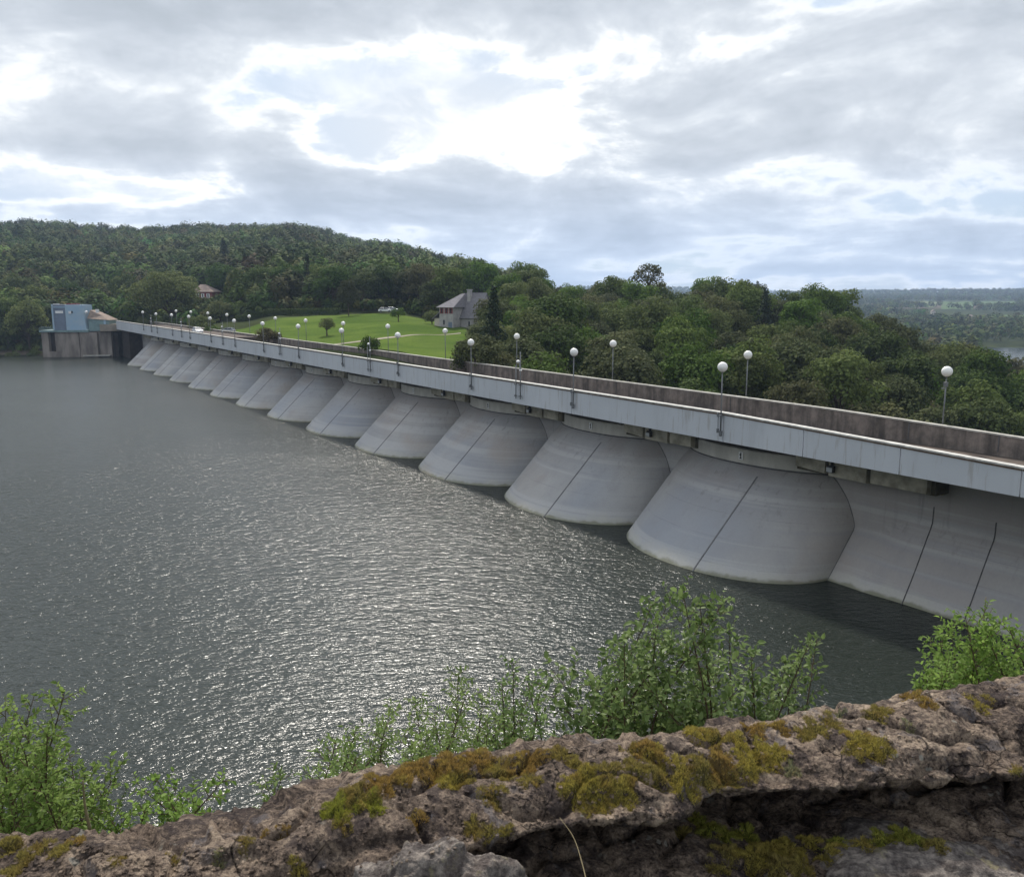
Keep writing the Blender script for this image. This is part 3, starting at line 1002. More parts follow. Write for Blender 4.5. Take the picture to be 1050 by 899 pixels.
# far abutment: dark return wall and pale apron
mb = MB()
mb.dbox(398, 416, -66.5, -80, -4, 12.15)
mb.build('abutment', M['tower_dark'], dam)
mb = MB()
mb.dbox(415, 440, -58, -84, 11.4, 14.4)
mb.build('apron', M['path'], dam)

# ------------------------------------------------------------------ lamps, floodlights, masts
def make_globe_lamp(h, clamps):
    r = empty('globe_lamp', (0, 0, 0))
    mb = MB(); mb.tube([(0, 0, 0), (0, 0, h * .5), (0, 0, h - 0.36)], [0.062, 0.055, 0.048], 10)
    mb.build('pole', M['steel'], r, smooth=True)
    mb = MB(); mb.sphere((0, 0, h), 0.40, 24, 16); mb.build('globe', M['globe'], r, smooth=True)
    mb = MB(); mb.tube([(0, 0, h - 0.46), (0, 0, h - 0.40), (0, 0, h - 0.35)], [0.075, 0.13, 0.15], 14)
    mb.build('collar', M['steel'], r, smooth=True)
    if clamps:
        for z in (0.25, 1.55):
            mb = MB(); mb.box(-0.12, 0.30, -0.10, 0.09, z - 0.06, z + 0.06); mb.box(0.22, 0.34, -0.06, 0.12, z - 0.12, z + 0.22)
            mb.build('clamp', M['steel'], r, bevel=0.01)
        mb = MB(); mb.tube([(0.27, 0.02, 0.2), (0.27, 0.02, 1.6)], 0.03, 6); mb.build('conduit', M['steel'], r)
        mb = MB(); mb.tube([(0, 0, -0.12), (0, 0, 0.18)], [0.12, 0.12], 10); mb.build('foot', M['steel'], r)
    else:
        mb = MB(); mb.tube([(0, 0, 0), (0, 0, 0.10), (0, 0, 0.12)], [0.16, 0.16, 0.07], 12); mb.build('foot', M['steel'], r)
    return r


def fld(s):
    return DAM_ROT


up_s = [58.5, 82.7, 107.1, 131.4, 155.7, 180.2, 204.5, 228.8, 253.0, 278.0, 302.6, 326.7, 351.5]
up_z = [19.7, 19.87, 19.98, 20.11, 20.09, 20.19, 20.17, 20.27, 20.38, 20.39, 20.47, 20.39, 20.65]
dn_s = [44.0, 68.1, 92.5, 116.9, 141.1, 166.0, 190.3, 215.3, 239.6, 264.3, 289.0, 313.3, 338.0, 362.6]
dn_z = [19.6, 19.81, 20.01, 20.1, 20.17, 20.33, 20.31, 20.4, 20.49, 20.57, 20.62, 20.73, 20.81, 20.87]
ORD = ['first', 'second', 'third', 'fourth', 'fifth', 'sixth', 'seventh', 'eighth', 'ninth', 'tenth', 'eleventh', 'twelfth', 'thirteenth', 'fourteenth']
proto_u = make_globe_lamp((19.7 - 12.9) * Q, True)
proto_d = make_globe_lamp((19.7 - 13.0) * Q, False)
for i, (s, z) in enumerate(zip(up_s, up_z)):
    o = proto_u if i == 0 else copy_tree(proto_u)
    o.location = D(s, -64.4 + 0.30, z - 19.7 + 12.9)
    o.rotation_euler = (0.012 * math.sin(i * 2.7), 0.011 * math.cos(i * 4.1), DAM_ROT)
    w = 'nearest white globe lamp clamped to the white girder face' if i == 0 else ('farthest white globe lamp clamped to the white girder face' if i == len(up_s) - 1 else f'white globe lamp clamped to the girder face, {ORD[i]} one counting from the near end')
    tag(o, w, 'lamp', 'globe lamps clamped to the girder face')
for i, (s, z) in enumerate(zip(dn_s, dn_z)):
    o = proto_d if i == 0 else copy_tree(proto_d)
    o.location = D(s, -78.75, z - 19.7 + 13.0)
    o.rotation_euler = (0, 0, DAM_ROT)
    if i == 0:
        w = 'nearest globe lamp behind the brown parapet, a small grey box on its pole'
        mb = MB(); mb.box(-0.14, 0.14, -0.1, 0.12, 4.2, 4.55); mb.build('control_box', M['steel'], o, bevel=0.02)
        mb = MB(); mb.box(0.1, 0.3, -0.05, 0.05, 4.0, 4.12); mb.build('bracket', M['steel'], o)
        box_children = [c for c in o.children if c.name.startswith(('control_box', 'bracket'))]
    elif i == len(dn_s) - 1:
        w = 'farthest globe lamp standing behind the brown parapet'
    else:
        w = f'globe lamp standing behind the brown parapet, {ORD[i]} one counting from the near end'
    tag(o, w, 'lamp', 'globe lamps behind the parapet')
    if i > 0:
        for c in list(o.children):
            if c.name.startswith(('control_box', 'bracket')):
                bpy.data.objects.remove(c)
# brackets that carry the downstream lamps, part of the dam's parapet
for s in dn_s:
    mb = MB(); mb.dbox(s - 0.25, s + 0.25, -78.4, -79.1, 12.6, 13.0 + deck_dz(s)); mb.build('lamp_bracket', M['beam'], par)


def make_floodlight():
    r = empty('floodlight', (0, 0, 0))
    mb = MB(); mb.box(-0.30, 0.30, 0.10, 0.42, -0.55, -0.10); mb.build('housing', M['black'], r, bevel=0.04)
    mb = MB(); mb.box(-0.25, 0.25, 0.425, 0.44, -0.5, -0.15); mb.build('lens', M['glass'], r)
    mb = MB(); mb.box(-0.05, 0.05, 0.0, 0.25, -0.1, 0.35); mb.box(-0.34, 0.34, 0.18, 0.24, -0.1, -0.02); mb.build('bracket', M['black'], r)
    return r


pf = make_floodlight()
for k in range(NARCH):
    o = pf if k == 0 else copy_tree(pf)
    o.location = D(48.7 + 25 * k, -68.85, 10.9)
    o.rotation_euler = (0, 0, math.atan2(NY, NX) - math.pi / 2)
    w = 'black floodlight under the girder beside the nearest arch of the dam' if k == 0 else f'black floodlight under the girder, on the beam before the {ORD[k]} arch from the near end'
    tag(o, w, 'floodlight', 'floodlights under the girder')


def make_mast():
    r = empty('instrument_mast', (0, 0, 0))
    mb = MB(); mb.tube([(-0.3, 0, 0), (-0.3, 0, 5.1)], 0.06, 8); mb.build('pole', M['steel'], r, smooth=True)
    mb = MB(); mb.tube([(0.55, 0, 0), (0.55, 0, 3.6)], 0.055, 8); mb.build('pole', M['steel'], r, smooth=True)
    mb = MB(); mb.tube([(-0.3, 0, 3.7), (0.1, 0, 4.05), (0.55, 0, 3.6)], 0.045, 6); mb.tube([(-0.35, -.05, 3.1), (0.0, -.1, 3.7)], 0.10, 6); mb.build('arm', M['steel'], r)
    for x, y, z, k in ((0.12, 0.0, 4.05, 1.0), (-0.42, 0.05, 3.15, 0.7)):
        mb = MB(); mb.sphere((x, y, z), (0.26 * k, 0.22 * k, 0.16 * k), 14, 8); mb.build('lamp_head', M['white'], r, smooth=True)
    for z in (0.25, 1.5):
        mb = MB(); mb.box(-0.38, -0.10, -0.1, 0.1, z, z + 0.14); mb.box(0.48, 0.75, -0.1, 0.1, z, z + 0.14); mb.build('clamp', M['steel'], r)
    return r


pm = make_mast()
for i, s in enumerate([94.6, 143.1, 192.4, 240.4, 289.0, 336.4]):
    o = pm if i == 0 else copy_tree(pm)
    o.location = D(s, -64.05, 12.8 + deck_dz(s))
    o.rotation_euler = (0, 0, DAM_ROT)
    w = 'nearest twin-pole mast with a small white lamp head, clamped to the girder' if i == 0 else f'twin-pole mast with small white lamp heads on the girder, {ORD[i]} from the near end'
    tag(o, w, 'mast', 'twin-pole masts on the girder')

# ------------------------------------------------------------------ cars
def make_car(paint, name='parked_car'):
    r = empty(name, (0, 0, 0))
    prof = [(-2.05, .35), (-2.1, .62), (-2.0, .88), (-1.2, .98), (1.45, .96), (2.05, .80), (2.12, .55), (2.08, .32)]
    mb = MB()
    rings = []
    for y, k in ((-.84, .97), (-.80, 1), (.80, 1), (.84, .97)):
        rings.append([(x * k, y, z) for x, z in prof])
    mb.loft(rings)
    mb.build('body', paint, r, bevel=0.05)
    cab = [(-1.75, .95), (-1.35, 1.42), (.25, 1.46), (1.15, .95)]
    mb = MB()
    mb.loft([[(x, -.74 + (.14 if z > 1 else 0), z) for x, z in cab], [(x, .74 - (.14 if z > 1 else 0), z) for x, z in cab]])
    mb.build('glasshouse', M['pane'], r)
    mb = MB()
    mb.box(-1.38, .28, -.58, .58, 1.43, 1.49)
    for sx in (-.60, .60):
        mb.tube([(-1.72, sx * 1.2, .97), (-1.36, sx, 1.45)], .04, 5)
        mb.tube([(1.12, sx * 1.2, .97), (.26, sx, 1.46)], .04, 5)
        mb.tube([(-.45, sx * 1.22, .97), (-.45, sx * 1.02, 1.45)], .04, 5)
    mb.build('roof', paint, r, bevel=0.02)
    for x in (-1.3, 1.3):
        for y in (-.80, .80):
            mb = MB()
            mb.tube([(x, y - .1, .32), (x, y + .1, .32)], .32, 18)
            w = mb.build('wheel', M['tyre'], r)
            mb = MB()
            mb.tube([(x, y - .108, .32), (x, y + .108, .32)], .19, 14)
            mb.build('rim', M['steel'], w)
    for y in (-.62, .62):
        mb = MB(); mb.box(2.03, 2.11, y - .16, y + .16, .6, .76); mb.build('headlight', M['glass'], r)
        mb = MB(); mb.box(-2.1, -2.03, y - .14, y + .14, .66, .84); mb.build('tail_light', M['lens_red'], r)
    return r


c1 = make_car(M['carwhite'])
c1.location = D(283, -67.6, 14.9)
c1.rotation_euler = (0, 0, DAM_ROT + math.pi)
c1.scale = (1.1, 1.1, 1.1)
tag(c1, 'white car on the dam roadway, showing above the far girder', 'car')
# the far roadway is nearly level with the girder top: raise it with a kerbed carriageway
strip([(-65.2, 12.6, .6), (-65.2, 14.5, .6), (-77.9, 14.3, .6), (-77.9, 12.6, .6)], [255, 262, 320, 378], 'raised_roadway', M['road'], dam)
c2 = make_car(M['carsilver'])
p = at(233, 330, 238)
c2.location = (p.x, p.y, terrain_h(p.x, p.y) + 0.9)
c2.rotation_euler = (0, 0, rad(172))
tag(c2, 'silver car parked on the grass before the brown shrub, beyond the parapet', 'car')
for k, (x, zz, lab, mt, rz) in enumerate([(394.5, 262, 'white car parked at the top edge of the lawn, the one farther from the house', 'carwhite', 8), (402.5, 264, 'silver car at the top edge of the lawn, partly behind the small tree', 'carsilver', 4)]):
    c = make_car(M[mt])
    X = (x - CX) / 882.1 * zz
    c.location = (X, zz, terrain_h(X, zz) + 0.5)
    c.rotation_euler = (0, 0, rad(rz))
    tag(c, lab, 'car', 'cars parked above the lawn')

# ------------------------------------------------------------------ intake tower at the far end
P0 = at(80, 366, 303)
tower = empty('intake_tower', (P0.x, P0.y, 0), rad(4))
tag(tower, 'weathered concrete intake tower with a blue cabin, standing in the water at the far end', 'tower')
u_ = 303 / 882.1


def tx(x): return (x - 80) * u_
def tz(y): return (366 - y) * u_


mb = MB()
mb.box(tx(45), tx(52), 0, 9, -4, tz(340.5))
mb.box(tx(58.5), tx(82.6), 0, 9, -4, tz(340.5))
mb.box(tx(83.4), tx(101), -0.3, 9, -4, tz(340.5))
mb.box(tx(101.2), tx(114), 0.9, 9, -4, tz(339.5))
mb.box(tx(52), tx(58.5), 0.02, 9, -4, tz(360.5))
mb.build('shaft', M['tower'], tower, bevel=0.08)
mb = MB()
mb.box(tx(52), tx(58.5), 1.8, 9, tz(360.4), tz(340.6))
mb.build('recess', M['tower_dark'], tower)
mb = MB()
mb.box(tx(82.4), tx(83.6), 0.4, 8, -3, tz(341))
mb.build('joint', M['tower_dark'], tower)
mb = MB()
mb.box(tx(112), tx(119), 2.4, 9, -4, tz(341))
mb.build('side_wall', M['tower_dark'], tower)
mb = MB()
mb.box(tx(86), tx(113), -0.7, 0.8, tz(365), tz(364))
mb.build('ledge', M['coping'], tower)
mb = MB()
mb.box(tx(44), tx(93), -0.6, 9.2, tz(340.4), tz(338.4))
mb.build('platform', M['turq'], tower, bevel=0.04)
mb = MB()
for i in range(12):
    x = tx(44.3) + i * (tx(58) - tx(44.3)) / 11
    mb.tube([(x, -0.5, tz(338.4)), (x, -0.5, tz(335.4))], 0.04, 5)
for z in (tz(335.4), tz(336.8)):
    mb.tube([(tx(44.3), -0.5, z), (tx(58), -0.5, z)], 0.045, 5)
    mb.tube([(tx(44.3), -0.5, z), (tx(44.3), 8.5, z)], 0.045, 5)
mb.build('railing', M['turq'], tower)
mb = MB()
mb.loft([[(tx(71), 0.0, tz(338.3)), (tx(91), 0.0, tz(338.3)), (tx(88.3), 0.0, tz(312.4)), (tx(71), 0.0, tz(312.4))],
         [(tx(71), 8, tz(338.3)), (tx(91), 8, tz(338.3)), (tx(88.3), 8, tz(312.4)), (tx(71), 8, tz(312.4))]])
cab = mb.build('cabin', M['cabin'], tower)
mb = MB()
mb.box(tx(57.7), tx(70.9), 0.25, 8, tz(338.3), tz(312.4))
cab2 = mb.build('cabin', M['cabin_dark'], tower)
mb = MB(); mb.box(tx(57.3), tx(58.9), 0.1, 0.3, tz(338), tz(312)); mb.box(tx(57.3), tx(71), 0.1, 0.3, tz(315.4), tz(314.4)); mb.build('trim', M['cabin'], cab2)
mb = MB(); mb.box(tx(61), tx(68.6), 0.1, 0.24, tz(321.2), tz(318.6)); mb.build('window', M['white'], cab2)
mb = MB(); mb.box(tx(74.5), tx(77), -0.25, -0.02, tz(321.6), tz(319)); mb.build('lamp', M['white'], cab)
mb = MB(); mb.box(tx(77.2), tx(78.4), -0.12, -0.02, tz(321), tz(318.8)); mb.build('window', M['pane'], cab)
mb = MB(); mb.box(tx(58), tx(62.3), 1, 3, tz(312.3), tz(311.6)); mb.box(tx(58), tx(62.3), 0.5, 1.5, tz(316), tz(312.4)); mb.box(tx(64), tx(67), 0.5, 1.5, tz(316), tz(312)); mb.build('vent', M['white'], cab2)
mb = MB(); mb.box(tx(70), tx(80), 2, 5, tz(312.38), tz(311.2)); mb.build('roof_curb', M['redwood'], cab)
mb = MB(); mb.hexa([(tx(92.6), 0.6, tz(339.4)), (tx(113), 0.6, tz(339.4)), (tx(113), 8.8, tz(339.4)), (tx(92.6), 8.8, tz(339.4)), (tx(92.6), 0.6, tz(326.7)), (tx(113), 0.6, tz(328.3)), (tx(113), 8.8, tz(328.3)), (tx(92.6), 8.8, tz(326.7))]); ann = mb.build('annexe', M['turq'], tower)
mb = MB()
mb.hexa([(tx(92), 0.2, tz(326.6)), (tx(113.4), 0.2, tz(328.2)), (tx(113.4), 9, tz(328.2)), (tx(92), 9, tz(326.6)),
         (tx(93), 2.5, tz(318)), (tx(105), 2.5, tz(323.6)), (tx(105), 8, tz(323.6)), (tx(93), 8, tz(318))])
mb.build('roof', M['roofbrown'], ann)
mb = MB(); mb.sphere((tx(92.5), -0.4, tz(320)), 0.55, 10, 8); mb.box(tx(102), tx(105), -0.6, 0, tz(320.5), tz(317)); mb.build('roof_lamp', M['white'], ann)
mb = MB(); mb.box(tx(108), tx(110), 0.45, 0.58, tz(333), tz(328)); mb.build('window', M['cabin'], ann)

# ------------------------------------------------------------------ houses
def roof_hip(mb, x0, x1, y0, y1, z0, zr, rx0, rx1, ov=0.45, th=0.15):
    ym = (y0 + y1) / 2
    a = [(x0 - ov, y0 - ov, z0), (x1 + ov, y0 - ov, z0), (x1 + ov, y1 + ov, z0), (x0 - ov, y1 + ov, z0)]
    r = [(rx0, ym, zr), (rx1, ym, zr)]
    mb.add(a + r, [(0, 1, 5, 4), (2, 3, 4, 5), (3, 0, 4), (1, 2, 5), (3, 2, 1, 0)])


def add_window(parent, x0, x1, y, z0, z1, mt_frame, axis='y', out=-1):
    mb = MB()
    d = 0.06 * out
    if axis == 'y':
        mb.box(x0, x1, min(y, y + d), max(y, y + d), z0, z1)
    else:
        mb.box(min(y, y + d), max(y, y + d), x0, x1, z0, z1)
    w = mb.build('window', mt_frame, parent)
    mb = MB()
    i = (x1 - x0) * 0.30
    if axis == 'y':
        mb.box(x0 + i, x1 - i, min(y + d, y + 1.3 * d), max(y + d, y + 1.3 * d), z0 + .15, z1 - .15)
    else:
        mb.box(min(y + d, y + 1.3 * d), max(y + d, y + 1.3 * d), x0 + i, x1 - i, z0 + .15, z1 - .15)
    mb.build('pane', M['pane'], w)
    return w


hp = at(484, 336, 222)
hz = terrain_h(hp.x, hp.y)
house = empty('house', (hp.x, hp.y, hp.z), rad(-33))
house.scale = (0.88, 0.88, 0.92)
tag(house, 'stone house with a steep slate roof and red shutters at the lawn\'s edge', 'house')
mb = MB(); mb.box(-5, 5.2, -4, 4, -1.5, 3.2)
mb.add([(5.2, -4, 3.2), (5.2, 4, 3.2), (5.2, 0, 9.4)], [(0, 1, 2)])
mb.build('wall', M['render'], house)
mb = MB()
ov = 0.4
# steep main roof, gabled on the right, hipped on the left
mb.add([(-5.6, -4.6, 2.7), (5.5, -4.6, 2.7), (5.5, 4.6, 2.7), (-5.6, 4.6, 2.7), (-1.8, 0, 9.7), (5.5, 0, 9.7)],
       [(0, 1, 5, 4), (2, 3, 4, 5), (3, 0, 4)])
rf = mb.build('roof', M['slate'], house)
so = rf.modifiers.new('thick', 'SOLIDIFY'); so.thickness = 0.22
mb = MB(); mb.box(-0.5, 0.6, -1.6, -0.6, 6.4, 10.4); mb.box(-0.65, 0.75, -1.75, -0.45, 10.4, 10.65); mb.build('chimney', M['render'], rf)
mb = MB(); mb.box(-6.2, -1.2, -7.6, -2.2, -1.5, 5.9); mb.build('wing_wall', M['render'], house)
mb = MB(); mb.add([(-6.9, -8.3, 5.7), (-0.5, -8.3, 5.7), (-0.5, -0.5, 5.7), (-6.9, -0.5, 5.7), (-2.6, -1.6, 9.4), (-1.8, -0.6, 9.62)], [(0, 1, 4), (1, 2, 5, 4), (2, 3, 5), (3, 0, 4, 5), (3, 2, 1, 0)]); mb.build('wing_roof', M['slate'], house)
mb = MB(); mb.add([(-8.6, -8.0, 2.6), (-6.1, -8.0, 4.4), (-6.1, -2.0, 4.4), (-8.6, -2.0, 2.6)], [(0, 1, 2, 3)])
lt = mb.build('lean_to_roof', M['slate'], house); so = lt.modifiers.new('thick', 'SOLIDIFY'); so.thickness = 0.2
mb = MB(); mb.box(-8.2, -6.22, -7.4, -2.6, -1.5, 2.7); mb.build('lean_to_wall', M['cream'], house)
for a in (-5.9, -4.2, -2.6):
    add_window(house, a, a + 1.25, -7.6, 4.0, 5.6, M['redwood'])
for a in (-6.9, -5.0):
    add_window(house, a, a + 1.3, -6.2, 4.2, 5.6, M['redwood'], 'x')
add_window(house, -5.2, -3.8, -7.6, 0.8, 2.4, M['render'])
add_window(house, -1.6, 0.1, 5.2, 3.6, 5.4, M['render'], 'x', 1)
add_window(house, 1.2, 2.6, -4.0, 0.4, 2.0, M['render'])
mb = MB(); mb.box(-2.9, -1.6, -7.68, -7.6, -0.6, 1.7); mb.build('door', M['cabin_dark'], house)

hp = at(214, 309, 372)
h2 = empty('house', (hp.x, hp.y, hp.z - 1), rad(-12))
tag(h2, 'small pale house with a brown tiled roof, half hidden by the large spreading tree', 'house')
mb = MB(); mb.box(-5, 4, -3.5, 3.5, -2, 2.0); mb.build('wall', M['cream'], h2)
mb = MB(); mb.box(-4.98, 3.98, -3.48, 3.48, 2.0, 5.0); mb.build('upper_wall', M['redwood'], h2)
mb = MB(); roof_hip(mb, -5, 4, -3.5, 3.5, 5.0, 8.2, -3.5, -1.0, 0.6); rf = mb.build('roof', M['tile'], h2)
for a in (-3.6, -1.2, 1.3):
    add_window(h2, a, a + 1.4, -3.48, 2.5, 4.3, M['white'])
add_window(h2, 0.2, 2.2, -3.5, 0.3, 1.3, M['cabin_dark'])

for i, (x, Z, w_, lab) in enumerate([(985, 1340, 9, 'tiny pale house on the far hillside, leftmost of the hamlet under the pastures'),
                                     (996, 1390, 10, 'tiny pale house on the far hillside, in the middle of the hamlet'),
                                     (1004, 1350, 13, 'larger pale farm building on the far hillside, among the hamlet houses'),
                                     (1013, 1400, 9, 'tiny pale house on the far hillside, rightmost of the hamlet under the pastures'),
                                     (958, 1600, 8, 'lone tiny pale house on the far hillside, apart from the hamlet')]):
    X = (x - CX) / 882.1 * Z
    h = empty('hamlet_house', (X, Z, terrain_h(X, Z) + 2.0), rad(20 * i))
    tag(h, lab, 'house', 'far hamlet houses')
    mb = MB(); mb.box(-w_ / 2, w_ / 2, -3.5, 3.5, -3, 4.2); mb.build('wall', M['cream'], h)
    mb = MB(); roof_hip(mb, -w_ / 2, w_ / 2, -3.5, 3.5, 4.2, 7.5, -w_ / 2 + 1, w_ / 2 - 1, 0.5); mb.build('roof', M['tile'], h)

# ------------------------------------------------------------------ trees
def leaf_quads(C, Nrm, size, aspect=0.75, rng=RNG):
    """one rhombic leaf clump per centre"""
    n = len(C)
    Nrm = Nrm / (np.linalg.norm(Nrm, axis=1, keepdims=True) + 1e-9)
    R = rng.normal(size=(n, 3))
    T = np.cross(Nrm, R)
    T /= np.linalg.norm(T, axis=1, keepdims=True) + 1e-9
    B = np.cross(Nrm, T)
    s = np.asarray(size).reshape(-1, 1) * np.ones((n, 1))
    bend = Nrm * s * rng.uniform(-0.25, 0.25, (n, 1))
    V = np.stack([C - T * s, C - B * s * aspect + bend, C + T * s, C + B * s * aspect + bend], 1).reshape(-1, 3)
    return V, np.arange(4 * n).reshape(n, 4)


def lobed_crown(lobes, per, size, rng, fill=0.25):
    Cs, Ns = [], []
    for (c, r) in lobes:
        n = int(per * (r[0] * r[2]) ** 0.9)
        d = rng.normal(size=(n, 3))
        d /= np.linalg.norm(d, axis=1, keepdims=True)
        d[:, 2] = np.where(d[:, 2] < -0.45, -d[:, 2], d[:, 2])
        k = np.where(rng.random((n, 1)) < fill, rng.uniform(0.35, 0.85, (n, 1)), rng.uniform(0.85, 1.12, (n, 1)))
        Cs.append(np.array(c) + d * np.array(r) * k)
        Ns.append(d * 0.9 + rng.normal(size=(n, 3)) * 0.42 + np.array([0, 0, 0.35]))
    C = np.concatenate(Cs)
    N = np.concatenate(Ns)
    return leaf_quads(C, N, size * rng.uniform(0.55, 1.25, len(C)), 0.7, rng)


def tree_proto(name, kind, R, H, trunk_h, nl, lobe_r, leaf, mat, seed, dens=60):
    rng = np.random.default_rng(seed)
    rnd = random.Random(seed)
    r = empty(name, (0, 0, 0))
    lobes = []
    base = trunk_h
    for i in range(nl):
        if kind == 'cone':
            t = (i + 0.5) / nl
            z = base + t * (H - base)
            rr = R * (1 - t) ** 0.85 + 0.25
            a = i * 2.4 + rnd.random()
            lr = max(0.5, rr * 0.55)
            lobes.append(((math.cos(a) * rr * 0.45, math.sin(a) * rr * 0.45, z), (lr, lr, max(0.6, (H - base) / nl * 2.2))))
            continue
        if kind == 'top':                      # open pine-like crown: separate shelves at the top
            a = i * 2.4
            rr = R * (0.35 + 0.65 * rnd.random())
            z = base + (H - base) * rnd.random() ** 0.6
            lobes.append(((math.cos(a) * rr, math.sin(a) * rr, z), (lobe_r * rnd.uniform(.7, 1.2), lobe_r * rnd.uniform(.7, 1.2), lobe_r * 0.45)))
            continue
        # rounded crown: lobes near the surface of an ellipsoid
        while True:
            d = Vector((rnd.gauss(0, 1), rnd.gauss(0, 1), rnd.gauss(0.25, 0.9))).normalized()
            if d.z > -0.55:
                break
        k = rnd.uniform(0.55, 0.82)
        hz_ = (H - base) / 2
        zc = base + hz_
        wob = 1 + 0.22 * math.sin(3 * math.atan2(d.y, d.x) + seed)
        lr = lobe_r * rnd.uniform(0.65, 1.3)
        lobes.append(((d.x * R * k * wob, d.y * R * k * wob, zc + d.z * hz_ * k), (lr, lr, lr * rnd.uniform(0.7, 0.95))))
    V, Fq = lobed_crown(lobes, dens, leaf, rng)
    np_mesh('crown', V, Fq, M[mat], r)
    mb = MB()
    tr = max(0.16, H * 0.017)
    lean = (rnd.uniform(-.3, .3), rnd.uniform(-.3, .3))
    top = H * 0.93
    mb.tube([(0, 0, -1.5), (0, 0, 0.0), (lean[0] * .5, lean[1] * .5, trunk_h), (lean[0], lean[1], (trunk_h + H) / 2), (0, 0, top)],
            [tr * 1.5, tr * 1.25, tr, tr * .6, tr * .15], 8)
    for (c, lr) in lobes[::2 if kind != 'top' else 1]:
        z0 = min(c[2] - 0.5, trunk_h + (c[2] - trunk_h) * 0.4)
        m_ = Vector((c[0] * .5, c[1] * .5, z0 + (c[2] - z0) * .65))
        mb.tube([(lean[0] * .6, lean[1] * .6, z0), m_, c], [tr * .42, tr * .28, tr * .08], 5, cap=False)
    mb.build('trunk', M['bark'], r)
    return r


PROTO = {}


def proto(key):
    if key not in PROTO:
        spec = {
            'oak':    ('oak', 'round', 6.4, 15, 1.3, 38, 2.3, 0.34, 'leaf_dark', 11, 34),
            'ash':    ('ash_tree', 'round', 5.4, 16.5, 1.6, 36, 2.0, 0.32, 'leaf_mid', 23, 38),
            'lime':   ('lime_tree', 'round', 5.6, 14.5, 1.1, 38, 1.9, 0.30, 'leaf_light', 35, 40),
            'beech':  ('beech', 'round', 6.8, 16, 1.3, 44, 2.1, 0.32, 'leaf_mid', 47, 36),
            'olive':  ('hornbeam', 'round', 5.6, 14, 1.2, 38, 1.9, 0.30, 'leaf_olive', 59, 40),
            'maple':  ('maple', 'round', 5.0, 13, 1.1, 34, 1.9, 0.30, 'leaf_dark', 61, 42),
            'spruce': ('spruce', 'cone', 4.2, 16, 1.2, 22, 1.0, 0.32, 'needle', 71, 46),
            'pine':   ('pine', 'round', 4.6, 18.5, 10.5, 20, 1.35, 0.26, 'leaf_olive', 83, 60),
            'willow': ('spreading_tree', 'round', 13.5, 20.0, 1.2, 80, 3.2, 0.40, 'leaf_light', 95, 30),
            'round':  ('clipped_tree', 'round', 3.4, 8.0, 1.0, 34, 1.25, 0.20, 'leaf_dark', 101, 90),
            'sapling': ('small_tree', 'round', 2.2, 4.6, 1.0, 18, 0.8, 0.15, 'leaf_mid', 113, 150),
            'bush':   ('shrub', 'round', 2.6, 3.6, 0.3, 22, 1.0, 0.18, 'leaf_mid', 127, 110),
            'rustbush': ('shrub', 'round', 2.9, 4.2, 0.4, 24, 1.1, 0.19, 'leaf_rust', 131, 100),
            'willowbush': ('willow_bush', 'round', 3.6, 7.0, 1.0, 26, 1.4, 0.2, 'leaf_light', 137, 80),
        }[key]
        r = tree_proto(*spec)
        PROTO[key] = [r, 0]
    return PROTO[key]


TREES = []                            # (object, key, px, py) for labels


def plant(key, X, Y, scale=1.0, hs=None, rz=None, z=None, sink=0.3):
    pr = proto(key)
    o = pr[0] if pr[1] == 0 else copy_tree(pr[0])
    pr[1] += 1
    if z is None:
        z = terrain_h(X, Y) - sink
    o.location = (X, Y, z)
    o.rotation_euler = (0, 0, random.uniform(0, 6.28) if rz is None else rz)
    o.scale = (scale, scale, scale * (hs or 1.0))
    return o


def plant_px(key, x, Z, **k):
    return plant(key, (x - CX) / 882.1 * Z, Z, **k)


HGT = {'oak': 15, 'ash': 16.5, 'lime': 14.5, 'beech': 16, 'olive': 14, 'maple': 13, 'spruce': 17, 'pine': 19}
LOOK = {'oak': 'dark broad-crowned tree', 'ash': 'tall mid-green tree', 'lime': 'light green leafy tree', 'beech': 'wide mid-green tree',
        'olive': 'olive-tinted round tree', 'maple': 'dark compact tree', 'spruce': 'dark pointed conifer', 'pine': 'open-topped pine'}


def parapet_y(x):
    return YH + 0.1262 * (x + 62)


wood = []
Z = 84.0
row = 0
while Z < 335:
    step = 9.5 + Z * 0.016
    x_lo, x_hi = 470, 1100
    X = (x_lo - CX) / 882.1 * Z + (row % 2) * step * 0.5
    while X < (x_hi - CX) / 882.1 * Z:
        XX, ZZ = X + random.uniform(-2.6, 2.6), Z + random.uniform(-2.6, 2.6)
        X += step * random.uniform(0.92, 1.15)
        xp = CX + 882.1 * XX / ZZ
        t = (XX * NX + ZZ * NY) / Q
        if t > -90:
            continue
        if xp < 520 and ZZ < lerp_tab([(470, 400), (498, 252), (520, 236)], xp) and not (xp > 478 and ZZ < 175):
            continue
        key = random.choices(['oak', 'ash', 'lime', 'beech', 'olive', 'maple', 'spruce'], [22, 18, 9, 20, 13, 14, 4])[0]
        sc_ = random.uniform(0.72, 1.12)
        h = terrain_h(XX, ZZ)
        _, ytop = px_of(Vector((XX, ZZ, h + HGT[key] * sc_ * 0.9)))
        if ytop > parapet_y(xp) - 4:
            continue
        wood.append((key, XX, ZZ, sc_, xp, ytop))
    Z += step * 0.86
    row += 1
